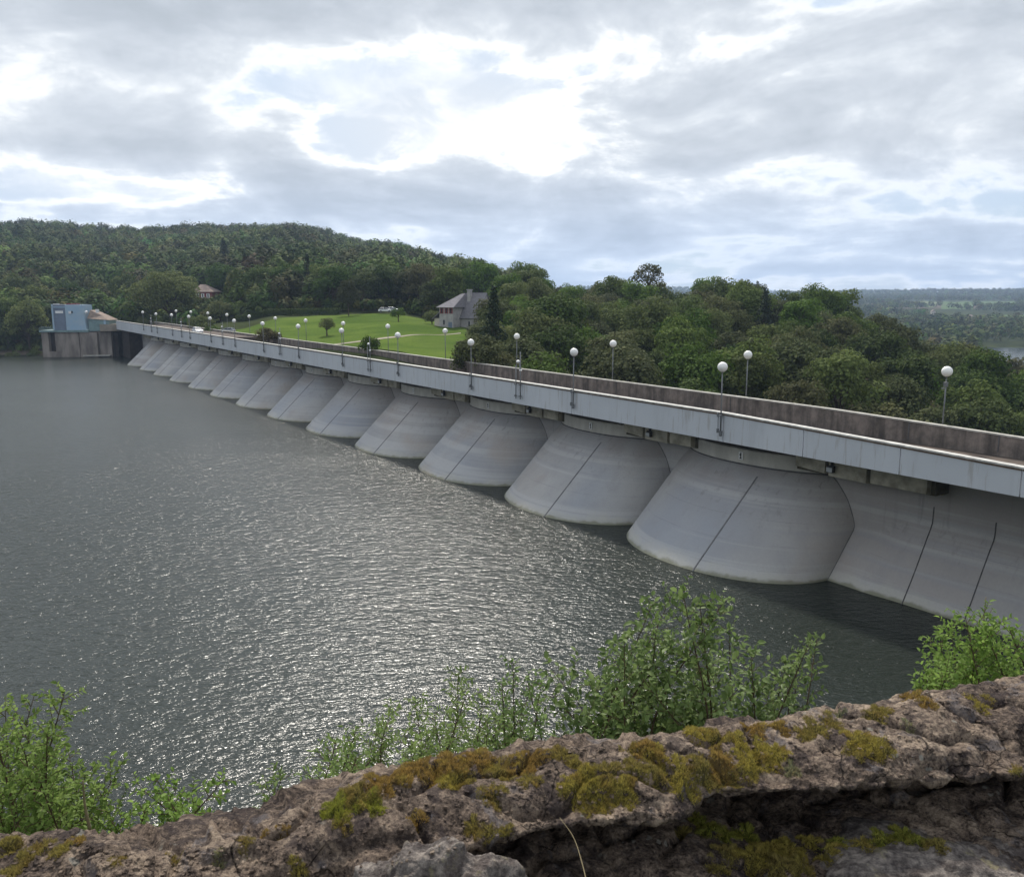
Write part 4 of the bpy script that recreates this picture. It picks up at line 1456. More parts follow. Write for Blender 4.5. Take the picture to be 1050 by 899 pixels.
# trees that stand out in the wood
for key, x, Z, sc_ in [('pine', 665, 262, 1.2), ('oak', 770, 255, 1.0), ('spruce', 776, 258, 0.86), ('beech', 838, 238, 1.0), ('oak', 620, 292, 0.9),
                       ('lime', 700, 96, 0.62), ('lime', 742, 92, 0.72), ('lime', 672, 102, 0.5), ('lime', 930, 92, 0.85), ('lime', 960, 110, 0.9)]:
    X = (x - CX) / 882.1 * Z
    h = terrain_h(X, Z)
    wood.append((key, X, Z, sc_, x, px_of(Vector((X, Z, h + HGT[key] * sc_)))[1]))
print('wood trees', len(wood))

# labels: the column is named by the lamps behind the parapet, the order by height in it
LM = []
for i, s in enumerate(dn_s[:6]):
    LM.append((px_of(D(s, -78.75, 17))[0], f'the {ORD[i]} parapet lamp' if i else 'the nearest parapet lamp'))
for i, s in enumerate(up_s[:5]):
    LM.append((px_of(D(s, -64.1, 17))[0], f'the {ORD[i]} girder lamp' if i else 'the nearest girder lamp'))
LM.append((1050, 'the right picture edge'))
LM.append((870, 'the nearest lamps\' gap'))
LM.append((820, 'the rounded crown on the skyline'))
LM.append((665, 'the open-topped skyline pine'))
LM.append((930, 'the far lake'))
cols = {}
for w in wood:
    lm = min(LM, key=lambda q: abs(q[0] - w[4]))
    side = 'above' if abs(w[4] - lm[0]) < 9 else ('left of' if w[4] < lm[0] else 'right of')
    cols.setdefault((lm[1], side), []).append(w)
NUM = ['lowest'] + [o_ for o_ in ORD[1:]] + [f'{n}th' for n in range(15, 40)]
for (lm, side), ws in cols.items():
    ws.sort(key=lambda w: -w[5])
    for i, (key, X, Z, sc_, xp, yt) in enumerate(ws):
        o = plant(key, X, Z, scale=sc_, hs=random.uniform(0.92, 1.1))
        rank = 'lowest in' if i == 0 else ('topmost in' if i == len(ws) - 1 else NUM[i] + ' up')
        tag(o, f'{LOOK[key]}, {rank} the wood {side} {lm}', 'tree', 'trees in the wood below the dam')

# trees along the left shore, behind the tower and round the lawn
SPOT = [
    ('beech', -40, 322, 1.25, 'big mid-green shore tree at the picture\'s left edge'), ('ash', 4, 326, 1.2, 'tall dark shore tree by the picture\'s left edge'),
    ('lime', 26, 320, 1.35, 'bright-topped shore tree left of the blue cabin'), ('oak', 47, 330, 1.05, 'dark shore tree close to the left side of the concrete tower'),
    ('lime', 12, 350, 1.25, 'light green tree rising behind the left shore trees'), ('olive', 38, 356, 1.3, 'light olive tree high behind the left shore trees'),
    ('maple', 62, 345, 1.0, 'olive-brown tree directly behind the blue cabin'), ('olive', 80, 352, 1.0, 'reddish olive tree behind the right half of the blue cabin'),
    ('beech', 98, 358, 1.1, 'round tree rising behind the brown annexe roof'), ('maple', 118, 352, 0.8, 'pale bushy tree above the end of the road'),
    ('lime', 106, 372, 0.9, 'light tree on the slope behind the road end'), ('olive', 134, 372, 0.95, 'tree just left of the large spreading tree'),
    ('oak', 70, 380, 1.1, 'dark tree on the slope high above the blue cabin'), ('beech', 128, 400, 1.1, 'broad tree above and behind the road end'),
    ('oak', 22, 395, 1.1, 'dark tree on the slope above the left shore'), ('ash', -15, 370, 1.2, 'tall tree behind the leftmost shore trees'),
    ('oak', 232, 380, 1.15, 'dark tree rising right of the small pale house'), ('spruce', 232, 470, 1.5, 'tall dark conifer standing out of the hillside wood above the pale house'),
    ('beech', 246, 330, 1.0, 'dark tree behind the left end of the hedge'), ('oak', 266, 318, 1.05, 'dark tree behind the hedge, second from its left end'),
    ('maple', 284, 322, 1.15, 'compact dark tree behind the middle of the hedge'), ('oak', 302, 312, 1.05, 'dark broad tree behind the right part of the hedge'),
    ('spruce', 316, 316, 1.05, 'pointed conifer left of the two dark round trees'), ('ash', 330, 306, 1.0, 'tall mid-green tree behind the right end of the hedge'),
    ('oak', 342, 288, 1.0, 'dark round tree overlapping the clipped round tree from the left'), ('maple', 372, 286, 1.05, 'dark tree just right of the clipped round tree'),
    ('spruce', 385, 290, 0.85, 'dark conifer right of the clipped round tree'), ('oak', 398, 292, 0.95, 'dark tree behind the two cars on the lawn\'s edge'),
    ('spruce', 409, 290, 0.8, 'dark conifer behind the small lawn tree'), ('maple', 419, 285, 1.1, 'dark tree above the middle of the lawn\'s far edge'),
    ('olive', 432, 282, 1.15, 'grey-green tree behind the right part of the lawn'), ('oak', 446, 262, 0.85, 'dark tree just left of the house'),
    ('ash', 460, 262, 1.0, 'tall tree behind the left roof slope of the house'), ('ash', 474, 300, 0.95, 'dark tree behind the house ridge'),
    ('oak', 486, 320, 1.3, 'tall dark tree behind the house, left of the skyline gap'), ('ash', 496, 300, 1.1, 'tall thin-topped tree behind the right gable of the house'),
    ('olive', 505, 205, 0.82, 'olive tree covering the right side of the house'), ('maple', 515, 190, 0.95, 'dark tree right of the house'),
    ('olive', 462, 117, 0.60, 'olive shrubby tree at the lawn\'s near right corner'), ('maple', 486, 122, 0.72, 'dark shrubby tree at the lawn\'s right edge, below the house'),
    ('olive', 508, 125, 0.85, 'olive-brown tree below the house, behind the parapet'), ('oak', 525, 140, 0.85, 'dark tree behind the fourth parapet lamp'),
    ('maple', 496, 165, 0.7, 'dark round tree directly below the right half of the house'),
]
for key, x, Z, sc_, lab in SPOT:
    sc2 = sc_
    o = plant_px(key, x, Z, scale=sc2, hs=random.uniform(0.95, 1.08))
    tag(o, lab, 'tree', 'trees round the lawn and along the left shore')
tag(plant_px('willow', 172, 316, scale=0.98), 'large spreading round-topped tree beyond the far end of the dam', 'tree')
tag(plant_px('round', 357, 262, scale=1.05, hs=1.35), 'clipped dark round tree on a bare trunk at the lawn\'s back edge', 'tree')
tag(plant_px('sapling', 334, 202, scale=1.02), 'small dark tree alone on the left of the lawn', 'tree')
tag(plant_px('sapling', 408, 232, scale=0.95, hs=0.95), 'small tree alone near the top of the lawn', 'tree')
tag(plant_px('rustbush', 258, 196, scale=1.05), 'wide brownish shrub behind the parapet left of the lawn, its left half', 'shrub', 'brownish shrubs by the lawn')
tag(plant_px('rustbush', 272, 192, scale=0.95), 'wide brownish shrub behind the parapet left of the lawn, its right half', 'shrub', 'brownish shrubs by the lawn')
tag(plant_px('bush', 378, 150, scale=0.75, hs=1.2), 'dark shrub growing on the lawn beside the near path bend', 'shrub')
for i, (x, Z, s_, lab) in enumerate([(204, 260, 1.5, 'shrub behind the parapet left of the silver car'), (216, 240, 0.9, 'low shrub in front of the silver car'),
                                     (246, 300, 1.7, 'bushy shrub behind the silver car'), (225, 300, 1.9, 'bushy shrub below the pale house'),
                                     (145, 310, 1.2, 'shrub at the roadside by the far end of the dam'), (100, 322, 1.6, 'pale scrub on the bank behind the annexe'),
                                     (114, 326, 1.8, 'pale scrub on the bank above the road end'), (126, 330, 1.6, 'scrub on the bank right of the road end'),
                                     (30, 311, 1.0, 'low bush at the waterline left of the tower'), (8, 309, 1.1, 'low bush at the waterline by the left picture edge'),
                                     (443, 226, 1.0, 'shrub in front of the house\'s left wall')]):
    tag(plant_px('bush', x, Z, scale=s_), lab, 'shrub', 'shrubs beyond the dam')
# clipped hedge
hx = [(246, 290), (275, 282), (305, 276), (335, 272), (348, 270)]
Cs, Ns = [], []
pts = [Vector(((x - CX) / 882.1 * Z, Z, terrain_h((x - CX) / 882.1 * Z, Z))) for x, Z in hx]
hb = empty('hedge', pts[0], 0, world=True)
mb = MB()
for (a, b) in zip(pts, pts[1:]):
    L_ = (b - a).length
    n = int(L_ * 170)
    k = RNG.random((n, 1))
    d = np.array(b - a)
    side = np.array([-d[1], d[0], 0]) / L_
    th = RNG.uniform(0, math.pi, (n, 1))
    C = np.array(a) + d * k + side * np.cos(th) * 0.9 + np.array([0, 0, 1]) * np.sin(th) ** 0.5 * 2.3 * RNG.uniform(0.5, 1.04, (n, 1))
    Cs.append(C); Ns.append(side * np.cos(th) + np.array([0, 0, 1]) * np.sin(th) + RNG.normal(size=(n, 3)) * 0.5)
V, Fq = leaf_quads(np.concatenate(Cs), np.concatenate(Ns), 0.2)
np_mesh('clipped_foliage', V, Fq, M['leaf_dark'], hb)
for p in pts:
    mb.tube([p - Vector((0, 0, .5)), p + Vector((0, 0, 1.4))], 0.07, 6)
mb.build('stems', M['bark'], hb)
tag(hb, 'long clipped dark hedge at the back of the lawn', 'hedge')
# pale boulder on the lawn
bp = at(386.5, 339, 170)
mb = MB(); mb.sphere((0, 0, 0.4), (0.55, 0.5, 0.75), 18, 12)
o = mb.build('boulder', M['cream'], smooth=True)
for v in o.data.vertices:
    v.co += v.co.normalized() * 0.12 * noise.noise(v.co * 3)
o.location = (bp.x, bp.y, terrain_h(bp.x, bp.y))
tag(o, 'pale standing stone on the lawn beside a dark shrub', 'stone')


# far woods and scrub that read as one mass
def forest_mesh(name, pts, quads, rng, QS=0.085, TK=1.0):
    n = len(pts)
    P = np.array([p[:3] for p in pts])
    S = np.array([p[3] for p in pts])
    tint = rng.uniform(0.55, 1.4, (n, 1)) ** 1.1 * np.array([1.0, 1.0, 1.0]) * (1 + rng.normal(0, 0.13, (n, 3)))
    tint *= TK * np.array([[1 + 0.55 * noise.noise(Vector((p[0] * 0.011, p[1] * 0.011, 9.0)))] for p in pts])
    d = rng.normal(size=(n, quads, 3))
    d /= np.linalg.norm(d, axis=2, keepdims=True)
    d[:, :, 2] = np.where(d[:, :, 2] < -0.35, -d[:, :, 2], d[:, :, 2])
    rad_ = np.stack([S * 0.42 * rng.uniform(.8, 1.2, n), S * 0.42 * rng.uniform(.8, 1.2, n), S * 0.48], 1)
    # lumps
    ph = rng.uniform(0, 6.28, (n, 1))
    lump = 1 + 0.22 * np.sin(3.0 * np.arctan2(d[:, :, 1], d[:, :, 0]) + ph) + 0.16 * np.sin(5 * d[:, :, 2] + 2 * ph)
    C = P[:, None, :] + d * rad_[:, None, :] * (lump * rng.uniform(0.82, 1.08, (n, quads)))[:, :, None]
    C[:, :, 2] += (S * 0.56)[:, None]
    N = d + rng.normal(size=d.shape) * 0.28 + np.array([0, 0, 0.3])
    size = np.repeat(S * QS, quads) * rng.uniform(0.6, 1.3, n * quads)
    V, Fq = leaf_quads(C.reshape(-1, 3), N.reshape(-1, 3), size, 0.75, rng)
    col = np.ones((len(V), 4), np.float32)
    col[:, :3] = np.repeat(tint, quads * 4, 0)
    o = np_mesh(name, V, Fq, M['forest'], None, col)
    tag(o, kind='stuff')
    return o


rng = np.random.default_rng(5)
pts = []
Z = 292.0
while Z < 1010:
    step = 8.2 + Z * 0.0024
    x0, x1 = -260, lerp_tab([(290, 470), (330, 480), (385, 540), (1010, 620)], Z)
    X = (x0 - CX) / 882.1 * Z
    while X < (x1 - CX) / 882.1 * Z:
        XX, ZZ = X + rng.uniform(-3, 3), Z + rng.uniform(-3, 3)
        xp = CX + 882.1 * XX / ZZ
        if ZZ < 318 and xp < 245 or (150 < xp < 240 and ZZ < 385):
            X += step * rng.uniform(0.85, 1.15)
            continue
        zz_ = terrain_h(XX, ZZ)
        patch = noise.noise(Vector((XX * 0.012, ZZ * 0.012, 7.0)))
        pts.append((XX, ZZ, zz_ - 0.5, (12.5 + 5.0 * patch) * rng.uniform(0.7, 1.25)))
        X += step * rng.uniform(0.85, 1.15)
    Z += step * 0.9
print('hill forest', len(pts))
scrub = []
for _ in range(1500):
    xp, ZZ = rng.uniform(-160, 475), rng.uniform(255, 340)
    if xp < 238:
        ZZ = rng.uniform(310, 345) if xp < 135 else rng.uniform(300, 380)
        if 128 < xp < 160 and ZZ < 318:
            continue
    elif ZZ < lerp_tab([(238, 290), (290, 282), (350, 276), (400, 270), (440, 256), (480, 240)], xp):
        continue
    XX = (xp - CX) / 882.1 * ZZ
    zz_ = terrain_h(XX, ZZ)
    if zz_ < 0.4:
        continue
    scrub.append((XX, ZZ, zz_ - 0.3, rng.uniform(2.2, 5.0) * (0.6 if zz_ < 3 else 1.0)))
forest_mesh('undergrowth', scrub, 150, rng, 0.11)
forest_mesh('hillside_forest', [p for p in pts if p[1] >= 430], 430, rng, 0.058)
forest_mesh('wood_edge_forest', [p for p in pts if p[1] < 430], 620, rng, 0.048)
pts = []
FIELDS = [(905, 919, 2290, 2710), (880, 912, 1840, 2010), (936, 958, 1320, 1430), (1030, 1062, 1230, 1340), (926, 961, 1990, 2510), (966, 999, 1840, 2460), (1005, 1043, 1890, 2570), (884, 900, 2690, 2910), (968, 1012, 1290, 1430), (1014, 1060, 1470, 1570), (1049, 1110, 2090, 2510), (980, 1018, 1390, 1480)]
Z = 640.0
while Z < 4700:
    step = 11 + Z * 0.0052
    X = (555 - CX) / 882.1 * Z
    while X < (1190 - CX) / 882.1 * Z:
        XX, ZZ = X + rng.uniform(-5, 5), Z + rng.uniform(-6, 6)
        X += step * rng.uniform(0.8, 1.2)
        xp = CX + 882.1 * XX / ZZ
        if any(a - 1.2 < xp < b + 1.2 and c < ZZ < d for a, b, c, d in FIELDS):
            continue
        zz_ = terrain_h(XX, ZZ)
        if zz_ < -27.6 or (ZZ < 900 and xp < 900):
            continue
        gap = noise.noise(Vector((XX * 0.003, ZZ * 0.004, 2.0)))
        if gap > 0.33 and 1000 < ZZ < 2700:
            continue
        pts.append((XX, ZZ, zz_ - 0.5, 14.0 * rng.uniform(0.75, 1.25)))
    Z += step * 1.25
print('far forest', len(pts))
forest_mesh('far_forest', pts, 60, rng, 0.125, 0.85)

# ------------------------------------------------------------------ foreground ledge of rock
def tan_dep(y):
    r = ray(CX, y)
    return -r.z / r.y


CREST = [(-200, 868), (-60, 856), (0, 849), (60, 853), (110, 868), (150, 876), (200, 868), (260, 856), (330, 815), (400, 787), (480, 770), (560, 768), (640, 761), (700, 750), (760, 741), (820, 736), (880, 724), (940, 713), (1000, 703), (1050, 690), (1250, 650)]
LIP = [(-200, 1030), (120, 1000), (230, 945), (330, 905), (380, 893), (440, 878), (540, 851), (607, 840), (660, 842), (700, 838), (715, 822), (732, 814), (775, 812), (850, 808), (950, 799), (1050, 793), (1250, 780)]


def catmull(P, n):
    P = [Vector(p) for p in P]
    P = [P[0] * 2 - P[1]] + P + [P[-1] * 2 - P[-2]]
    out = []
    m = len(P) - 3
    for i in range(n):
        u = i / (n - 1) * m
        k = min(int(u), m - 1)
        t = u - k
        p0, p1, p2, p3 = P[k:k + 4]
        out.append(0.5 * ((2 * p1) + (p2 - p0) * t + (2 * p0 - 5 * p1 + 4 * p2 - p3) * t * t + (3 * p1 - p0 - 3 * p2 + p3) * t ** 3))
    return out


def rock_sheet(name, xs, prof_of_x, nv, amp, mat, label, seed):
    rows = []
    for x in xs:
        r0 = ray(x, 700)
        a = r0.x / r0.y
        ring = []
        for p in catmull(prof_of_x(x), nv):
            ring.append(Vector((a * p.x, p.x, CZ + p.y)))
        rows.append(ring)
    nx, ny = len(rows), nv
    # displacement along the local normal
    out = []
    so = Vector((seed, seed * 1.7, 0))
    for i in range(nx):
        line = []
        for j in range(ny):
            p = rows[i][j]
            du = rows[min(i + 1, nx - 1)][j] - rows[max(i - 1, 0)][j]
            dv = rows[i][min(j + 1, ny - 1)] - rows[i][max(j - 1, 0)]
            nn = du.cross(dv)
            if nn.length > 0:
                nn.normalize()
            q = p + so
            d = fbm(q * 2.2, 3, 0.5) * 0.024 + fbm(q * 11.0, 3, 0.55) * 0.0075 + 0.006 * math.sin(q.z * 90 + 3 * noise.noise(q * 4))
            cell = noise.voronoi(q * 16.0)[0]
            d += (cell[1] - cell[0]) * 0.006 - 0.002
            rid = 1 - abs(noise.noise(q * 6.0 + Vector((0, 0, 5))))
            d -= max(0, rid - 0.86) * 0.22
            d += fbm(q * 26.0, 4, 0.68) * 0.0065
            cell2 = noise.voronoi(q * 55.0)[0]
            d += (cell2[1] - cell2[0]) * 0.0042
            line.append(p - nn * d * amp)
        out.append(line)
    mb = MB()
    mb.grid(out)
    o = mb.build(name, mat, smooth=True)
    # make the faces point outwards (up on the crest)
    me = o.data
    if sum(me.polygons[i].normal.z for i in range(0, len(me.polygons), 50)) < 0:
        me.flip_normals()
    tag(o, label, 'rock')
    return o


def prof_top(x):
    rc = 1.5 / tan_dep(lerp_tab(CREST, x))
    rl = 1.56 / tan_dep(lerp_tab(LIP, x))
    rl = min(rl, rc - 0.28)
    w = 0.03 * math.sin(x * 0.021)
    return [(rc + 1.3, -3.6), (rc + 0.6, -2.5), (rc + 0.16, -1.72), (rc, -1.5), (rc * .7 + rl * .3, -1.485 + w), (rc * .35 + rl * .65, -1.50 + w * .5),
            (rl + 0.04, -1.54), (rl, -1.56), (rl + 0.03, -1.585), (rl + 0.14, -1.61), (rl + 0.36, -1.64), (rl + 0.70, -1.70), (rl + 0.85, -2.1), (rl + 0.9, -2.6)]


xs = [-200 + 2.6 * i for i in range(556)]
rock = rock_sheet('rock_ledge', xs, prof_top, 210, 1.0, M['rock'], 'long weathered brown ledge of rock with moss along the bottom of the picture', 3.1)


def prof_low(x):
    rl = 1.56 / tan_dep(lerp_tab(LIP, x))
    dz = 0.03 * math.sin(x * 0.013 + 1)
    rc = 1.5 / tan_dep(lerp_tab(CREST, x))
    return [(max(rl + 0.45, min(rl + 0.95, rc)), -2.1), (rl + 0.60, -1.84 + dz), (rl + 0.30, -1.80 + dz), (rl + 0.02, -1.80 + dz), (rl - 0.25, -1.85 + dz), (rl - 0.42, -2.05), (rl - 0.5, -2.8)]


low = rock_sheet('rock_shelf', [300 + 3.2 * i for i in range(300)], prof_low, 120, 1.0, M['rock'], 'lower mossy rock shelf in the dark hollow under the ledge', 9.7)


def stone(name, x, y, drop, size, label, seed, rz=0.0):
    r = drop / tan_dep(y)
    a = ray(x, y)
    c = Vector((a.x / a.y * r, r, CZ - drop))
    bm_v = MB()
    bm_v.sphere((0, 0, 0), 1.0, 150, 90)
    o = bm_v.build(name, M['greyrock'], smooth=True)
    for v in o.data.vertices:
        p = v.co.copy()
        q = p * 1.0 + Vector((seed, 0, seed))
        k = 1 + 0.22 * fbm(q * 1.3, 3) + 0.09 * fbm(q * 4, 4) + 0.025 * fbm(q * 16, 3)
        # squared-off blocks rather than balls
        e_ = max(abs(p.x), abs(p.y), abs(p.z))
        k *= 0.62 + 0.38 / max(e_, 0.577) * 0.8
        v.co = Vector((p.x * k * size[0], p.y * k * size[1], p.z * k * size[2]))
    o.rotation_euler = (0, 0, rz)
    o.location = c
    tag(o, label, 'rock', 'loose stones under the ledge')
    return o


st1 = stone('rock_block', 452, 985, 1.72, (0.29, 0.20, 0.30), 'rounded grey stone at the bottom of the picture, left of the dark hollow', 2.3, 0.15)
st2 = stone('rock_block', 985, 925, 1.92, (0.48, 0.26, 0.17), 'pale grey lichened block in the bottom right corner', 6.1, -0.1)
st3 = stone('rock_block', 640, 925, 2.02, (0.24, 0.2, 0.13), 'dark stone at the bottom of the hollow, left of the bright moss', 8.4, 0.3)

# moss cushions
bpy.context.view_layer.update()


def bvh_of(obs):
    vs, fs = [], []
    for o in obs:
        b = len(vs)
        mw = Matrix.Translation(o.location) @ o.rotation_euler.to_matrix().to_4x4()
        vs += [mw @ v.co for v in o.data.vertices]
        fs += [tuple(i + b for i in p.vertices) for p in o.data.polygons]
    return BVHTree.FromPolygons(vs, fs)


ROCKBVH = bvh_of([rock, low, st1, st2, st3])
CAMP = Vector((0, 0, CZ))
YG, OL, RU, BR = (0.44, 0.37, 0.085), (0.33, 0.275, 0.085), (0.40, 0.27, 0.085), (0.32, 0.35, 0.055)
PALE = (0.30, 0.31, 0.20)
CUSH = [  # x, y, half width px, colour
    (395, 803, 34, RU), (368, 815, 26, OL), (345, 828, 26, BR), (380, 828, 26, BR), (352, 843, 14, OL), (430, 788, 30, RU), (460, 783, 28, RU), (490, 780, 26, RU), (512, 790, 22, OL), (460, 803, 20, YG), (474, 800, 22, OL),
    (537, 790, 20, RU), (548, 779, 22, RU), (543, 800, 18, OL), (520, 795, 16, RU), (575, 775, 18, OL), (590, 782, 16, OL), (505, 816, 20, OL), (428, 840, 14, RU), (485, 850, 16, OL), (505, 860, 18, OL), (520, 862, 14, OL),
    (600, 800, 22, YG), (622, 792, 22, OL), (590, 812, 24, YG), (615, 815, 24, YG), (640, 812, 20, YG), (605, 832, 12, OL), (650, 790, 24, OL), (672, 790, 18, OL), (664, 766, 26, RU), (672, 774, 22, YG), (650, 770, 18, OL), (700, 795, 26, YG), (722, 790, 26, OL), (738, 780, 26, RU), (745, 795, 24, OL), (768, 785, 26, YG), (780, 773, 24, YG), (795, 775, 20, YG), (715, 750, 22, YG), (735, 754, 22, OL), (755, 758, 20, YG), (700, 748, 14, RU), (775, 745, 18, RU), (800, 746, 14, RU),
    (835, 748, 18, OL), (852, 742, 16, OL), (825, 755, 14, OL), (880, 760, 20, YG), (895, 766, 20, YG), (905, 768, 16, OL), (895, 738, 16, OL), (905, 730, 14, OL), (938, 715, 13, RU), (950, 719, 13, RU), (930, 714, 8, RU), (1003, 720, 15, YG), (1012, 715, 8, OL), (930, 747, 10, PALE), (1045, 798, 12, OL), (875, 772, 14, OL), (812, 790, 12, PALE), (860, 735, 9, PALE),
    (290, 853, 9, RU), (252, 864, 10, OL), (10, 868, 16, OL), (45, 868, 12, OL), (62, 872, 14, OL), (28, 877, 14, OL), (78, 862, 12, RU), (15, 893, 14, OL), (120, 883, 10, OL), (305, 890, 12, OL), (270, 857, 7, RU), (180, 884, 9, OL), (225, 880, 8, PALE),
    (725, 850, 18, BR), (745, 856, 20, BR), (765, 860, 22, BR), (790, 868, 24, YG), (810, 872, 24, YG), (772, 880, 24, YG), (800, 888, 26, OL), (830, 862, 16, YG), (855, 862, 16, BR), (745, 872, 18, OL), (820, 890, 20, OL), (905, 860, 16, BR), (925, 858, 18, BR), (940, 862, 16, BR), (960, 866, 14, OL), (850, 870, 16, YG), (885, 866, 14, YG), (715, 840, 12, BR), (700, 855, 12, OL), (735, 890, 16, OL),
    (565, 868, 0, OL),
]
TV, TC, DV, DF, DC = [], [], [], [], []
mr = random.Random(4)
for (x, y, w, colr) in CUSH:
    if w == 0:
        continue
    d0 = ray(x, y).normalized()
    hit = ROCKBVH.ray_cast(CAMP, d0)
    if hit[0] is None:
        continue
    c = hit[0]
    R = 0.70 * w * hit[3] / 882.0
    ecc = mr.uniform(0.75, 1.1)
    rot = mr.uniform(0, 3.14)
    hgt = R * mr.uniform(0.12, 0.26)
    # dome
    nr, na = 7, 26
    ringidx = []
    def surf(px_, py_):
        h_ = ROCKBVH.ray_cast(Vector((px_, py_, c.z + 0.12)), Vector((0, 0, -1)))
        return h_[0].z if h_[0] is not None and abs(h_[0].z - c.z) < 0.07 else None
    def dome(u, v):
        rho = math.hypot(u, v)
        ang = math.atan2(v, u)
        edge = 1 + 0.30 * math.sin(3 * ang + rot * 5) + 0.20 * math.sin(5 * ang + rot * 9) + 0.12 * math.sin(9 * ang + rot * 3)
        k = rho / edge
        X = c.x + R * (u * math.cos(rot) - v * ecc * math.sin(rot))
        Y = c.y + R * (u * math.sin(rot) + v * ecc * math.cos(rot)) * 1.15
        if k > 1:
            return None
        z = surf(X, Y)
        if z is None:
            return None
        lump = 0.8 + 0.35 * noise.noise(Vector((X * 38, Y * 38, 1)))
        return Vector((X, Y, z + hgt * (1 - k ** 2.4) * lump - 0.004)), k
    b0 = len(DV)
    grid_ok = {}
    for j in range(nr):
        for i in range(na):
            a = 2 * math.pi * i / na
            rr = (j / (nr - 1)) * 0.80
            q = dome(rr * math.cos(a), rr * math.sin(a))
            grid_ok[(j, i)] = None
            if q is not None:
                grid_ok[(j, i)] = len(DV)
                DV.append(q[0])
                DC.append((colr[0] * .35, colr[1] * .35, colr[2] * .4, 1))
    for j in range(nr - 1):
        for i in range(na):
            ids = [grid_ok[(j, i)], grid_ok[(j + 1, i)], grid_ok[(j + 1, (i + 1) % na)], grid_ok[(j, (i + 1) % na)]]
            if None not in ids:
                DF.append(ids)
    # blades
    for _ in range(int(240 + w * w * 3.4)):
        a = mr.uniform(0, 6.283)
        rr = math.sqrt(mr.random()) * 1.1
        q = dome(rr * math.cos(a), rr * math.sin(a))
        if q is None:
            continue
        p, k = q
        out = Vector((p.x - c.x, (p.y - c.y), 0))
        dirv = (out * (0.9 / max(R, 1e-3)) * 0.6 + Vector((mr.gauss(0, .35), mr.gauss(0, .35), 0.9))).normalized()
        L_ = mr.uniform(0.006, 0.013)
        wv = dirv.orthogonal().normalized()
        wv = (wv * math.cos(a * 3) + dirv.cross(wv) * math.sin(a * 3)) * mr.uniform(0.0012, 0.0022)
        TV += [p - wv, p + wv, p + dirv * L_]
        mix_ = noise.noise(Vector((p.x * 22, p.y * 22, 4.0))) * 0.9 + mr.gauss(0, 0.18)
        base = Vector(colr)
        alt = Vector(RU) if mix_ > 0 else Vector(YG)
        cc = base.lerp(alt, min(0.75, abs(mix_)))
        cc = cc * mr.uniform(0.6, 1.35)
        TC += [(*cc, 1)] * 3
moss = np_mesh('moss', np.array([tuple(v) for v in TV]), np.arange(len(TV)).reshape(-1, 3), M['moss'], None, np.array(TC), nv=3)
tag(moss, kind='stuff')
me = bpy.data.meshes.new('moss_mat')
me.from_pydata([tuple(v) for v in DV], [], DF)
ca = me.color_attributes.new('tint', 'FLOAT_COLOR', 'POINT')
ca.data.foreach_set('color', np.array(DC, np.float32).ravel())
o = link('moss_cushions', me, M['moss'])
tag(o, kind='stuff')
print('moss blades', len(TV) // 3)

# loose grit and small chips on the ledge
gv, gf = [], []
for _ in range(1500):
    x = mr.uniform(0, 1050)
    yc, yl = lerp_tab(CREST, x), min(899, lerp_tab(LIP, x))
    y = mr.uniform(yc + 4, max(yl, yc + 6))
    hit = ROCKBVH.ray_cast(CAMP, ray(x, y).normalized())
    if hit[0] is None or hit[1].z < 0.2:
        continue
    c = hit[0]
    s_ = 0.0025 + 0.006 * mr.random() ** 3
    b = len(gv)
    for i in range(8):
        gv.append((c.x + s_ * (1 if i in (1, 2, 5, 6) else -1) * mr.uniform(.5, 1.1), c.y + s_ * (1 if i in (2, 3, 6, 7) else -1) * mr.uniform(.5, 1.1), c.z + s_ * (0.9 if i > 3 else -0.5) * mr.uniform(.5, 1.1)))
    gf += [tuple(b + k for k in f) for f in [(0, 3, 2, 1), (4, 5, 6, 7), (0, 1, 5, 4), (1, 2, 6, 5), (2, 3, 7, 6), (3, 0, 4, 7)]]
me = bpy.data.meshes.new('grit')
me.from_pydata(gv, [], gf)
tag(link('gravel_grit', me, M['rock']), kind='stuff')

# dry grass stalk hanging in front of the hollow
def stalk(name, pts, r, label):
    mb = MB()
    P = catmull(pts, 14)
    mb.tube(P, [r * (1 - 0.6 * i / 13) for i in range(14)], 6)
    o = mb.build(name, M['straw'], smooth=True)
    tag(o, label, 'grass stalk')
    return o


stalk('grass_stalk', [at(604, 915, 1.95), at(597, 885, 2.05), at(588, 858, 2.15), at(574, 838, 2.25)], 0.0016, 'single dry grass stalk arching in front of the dark hollow')

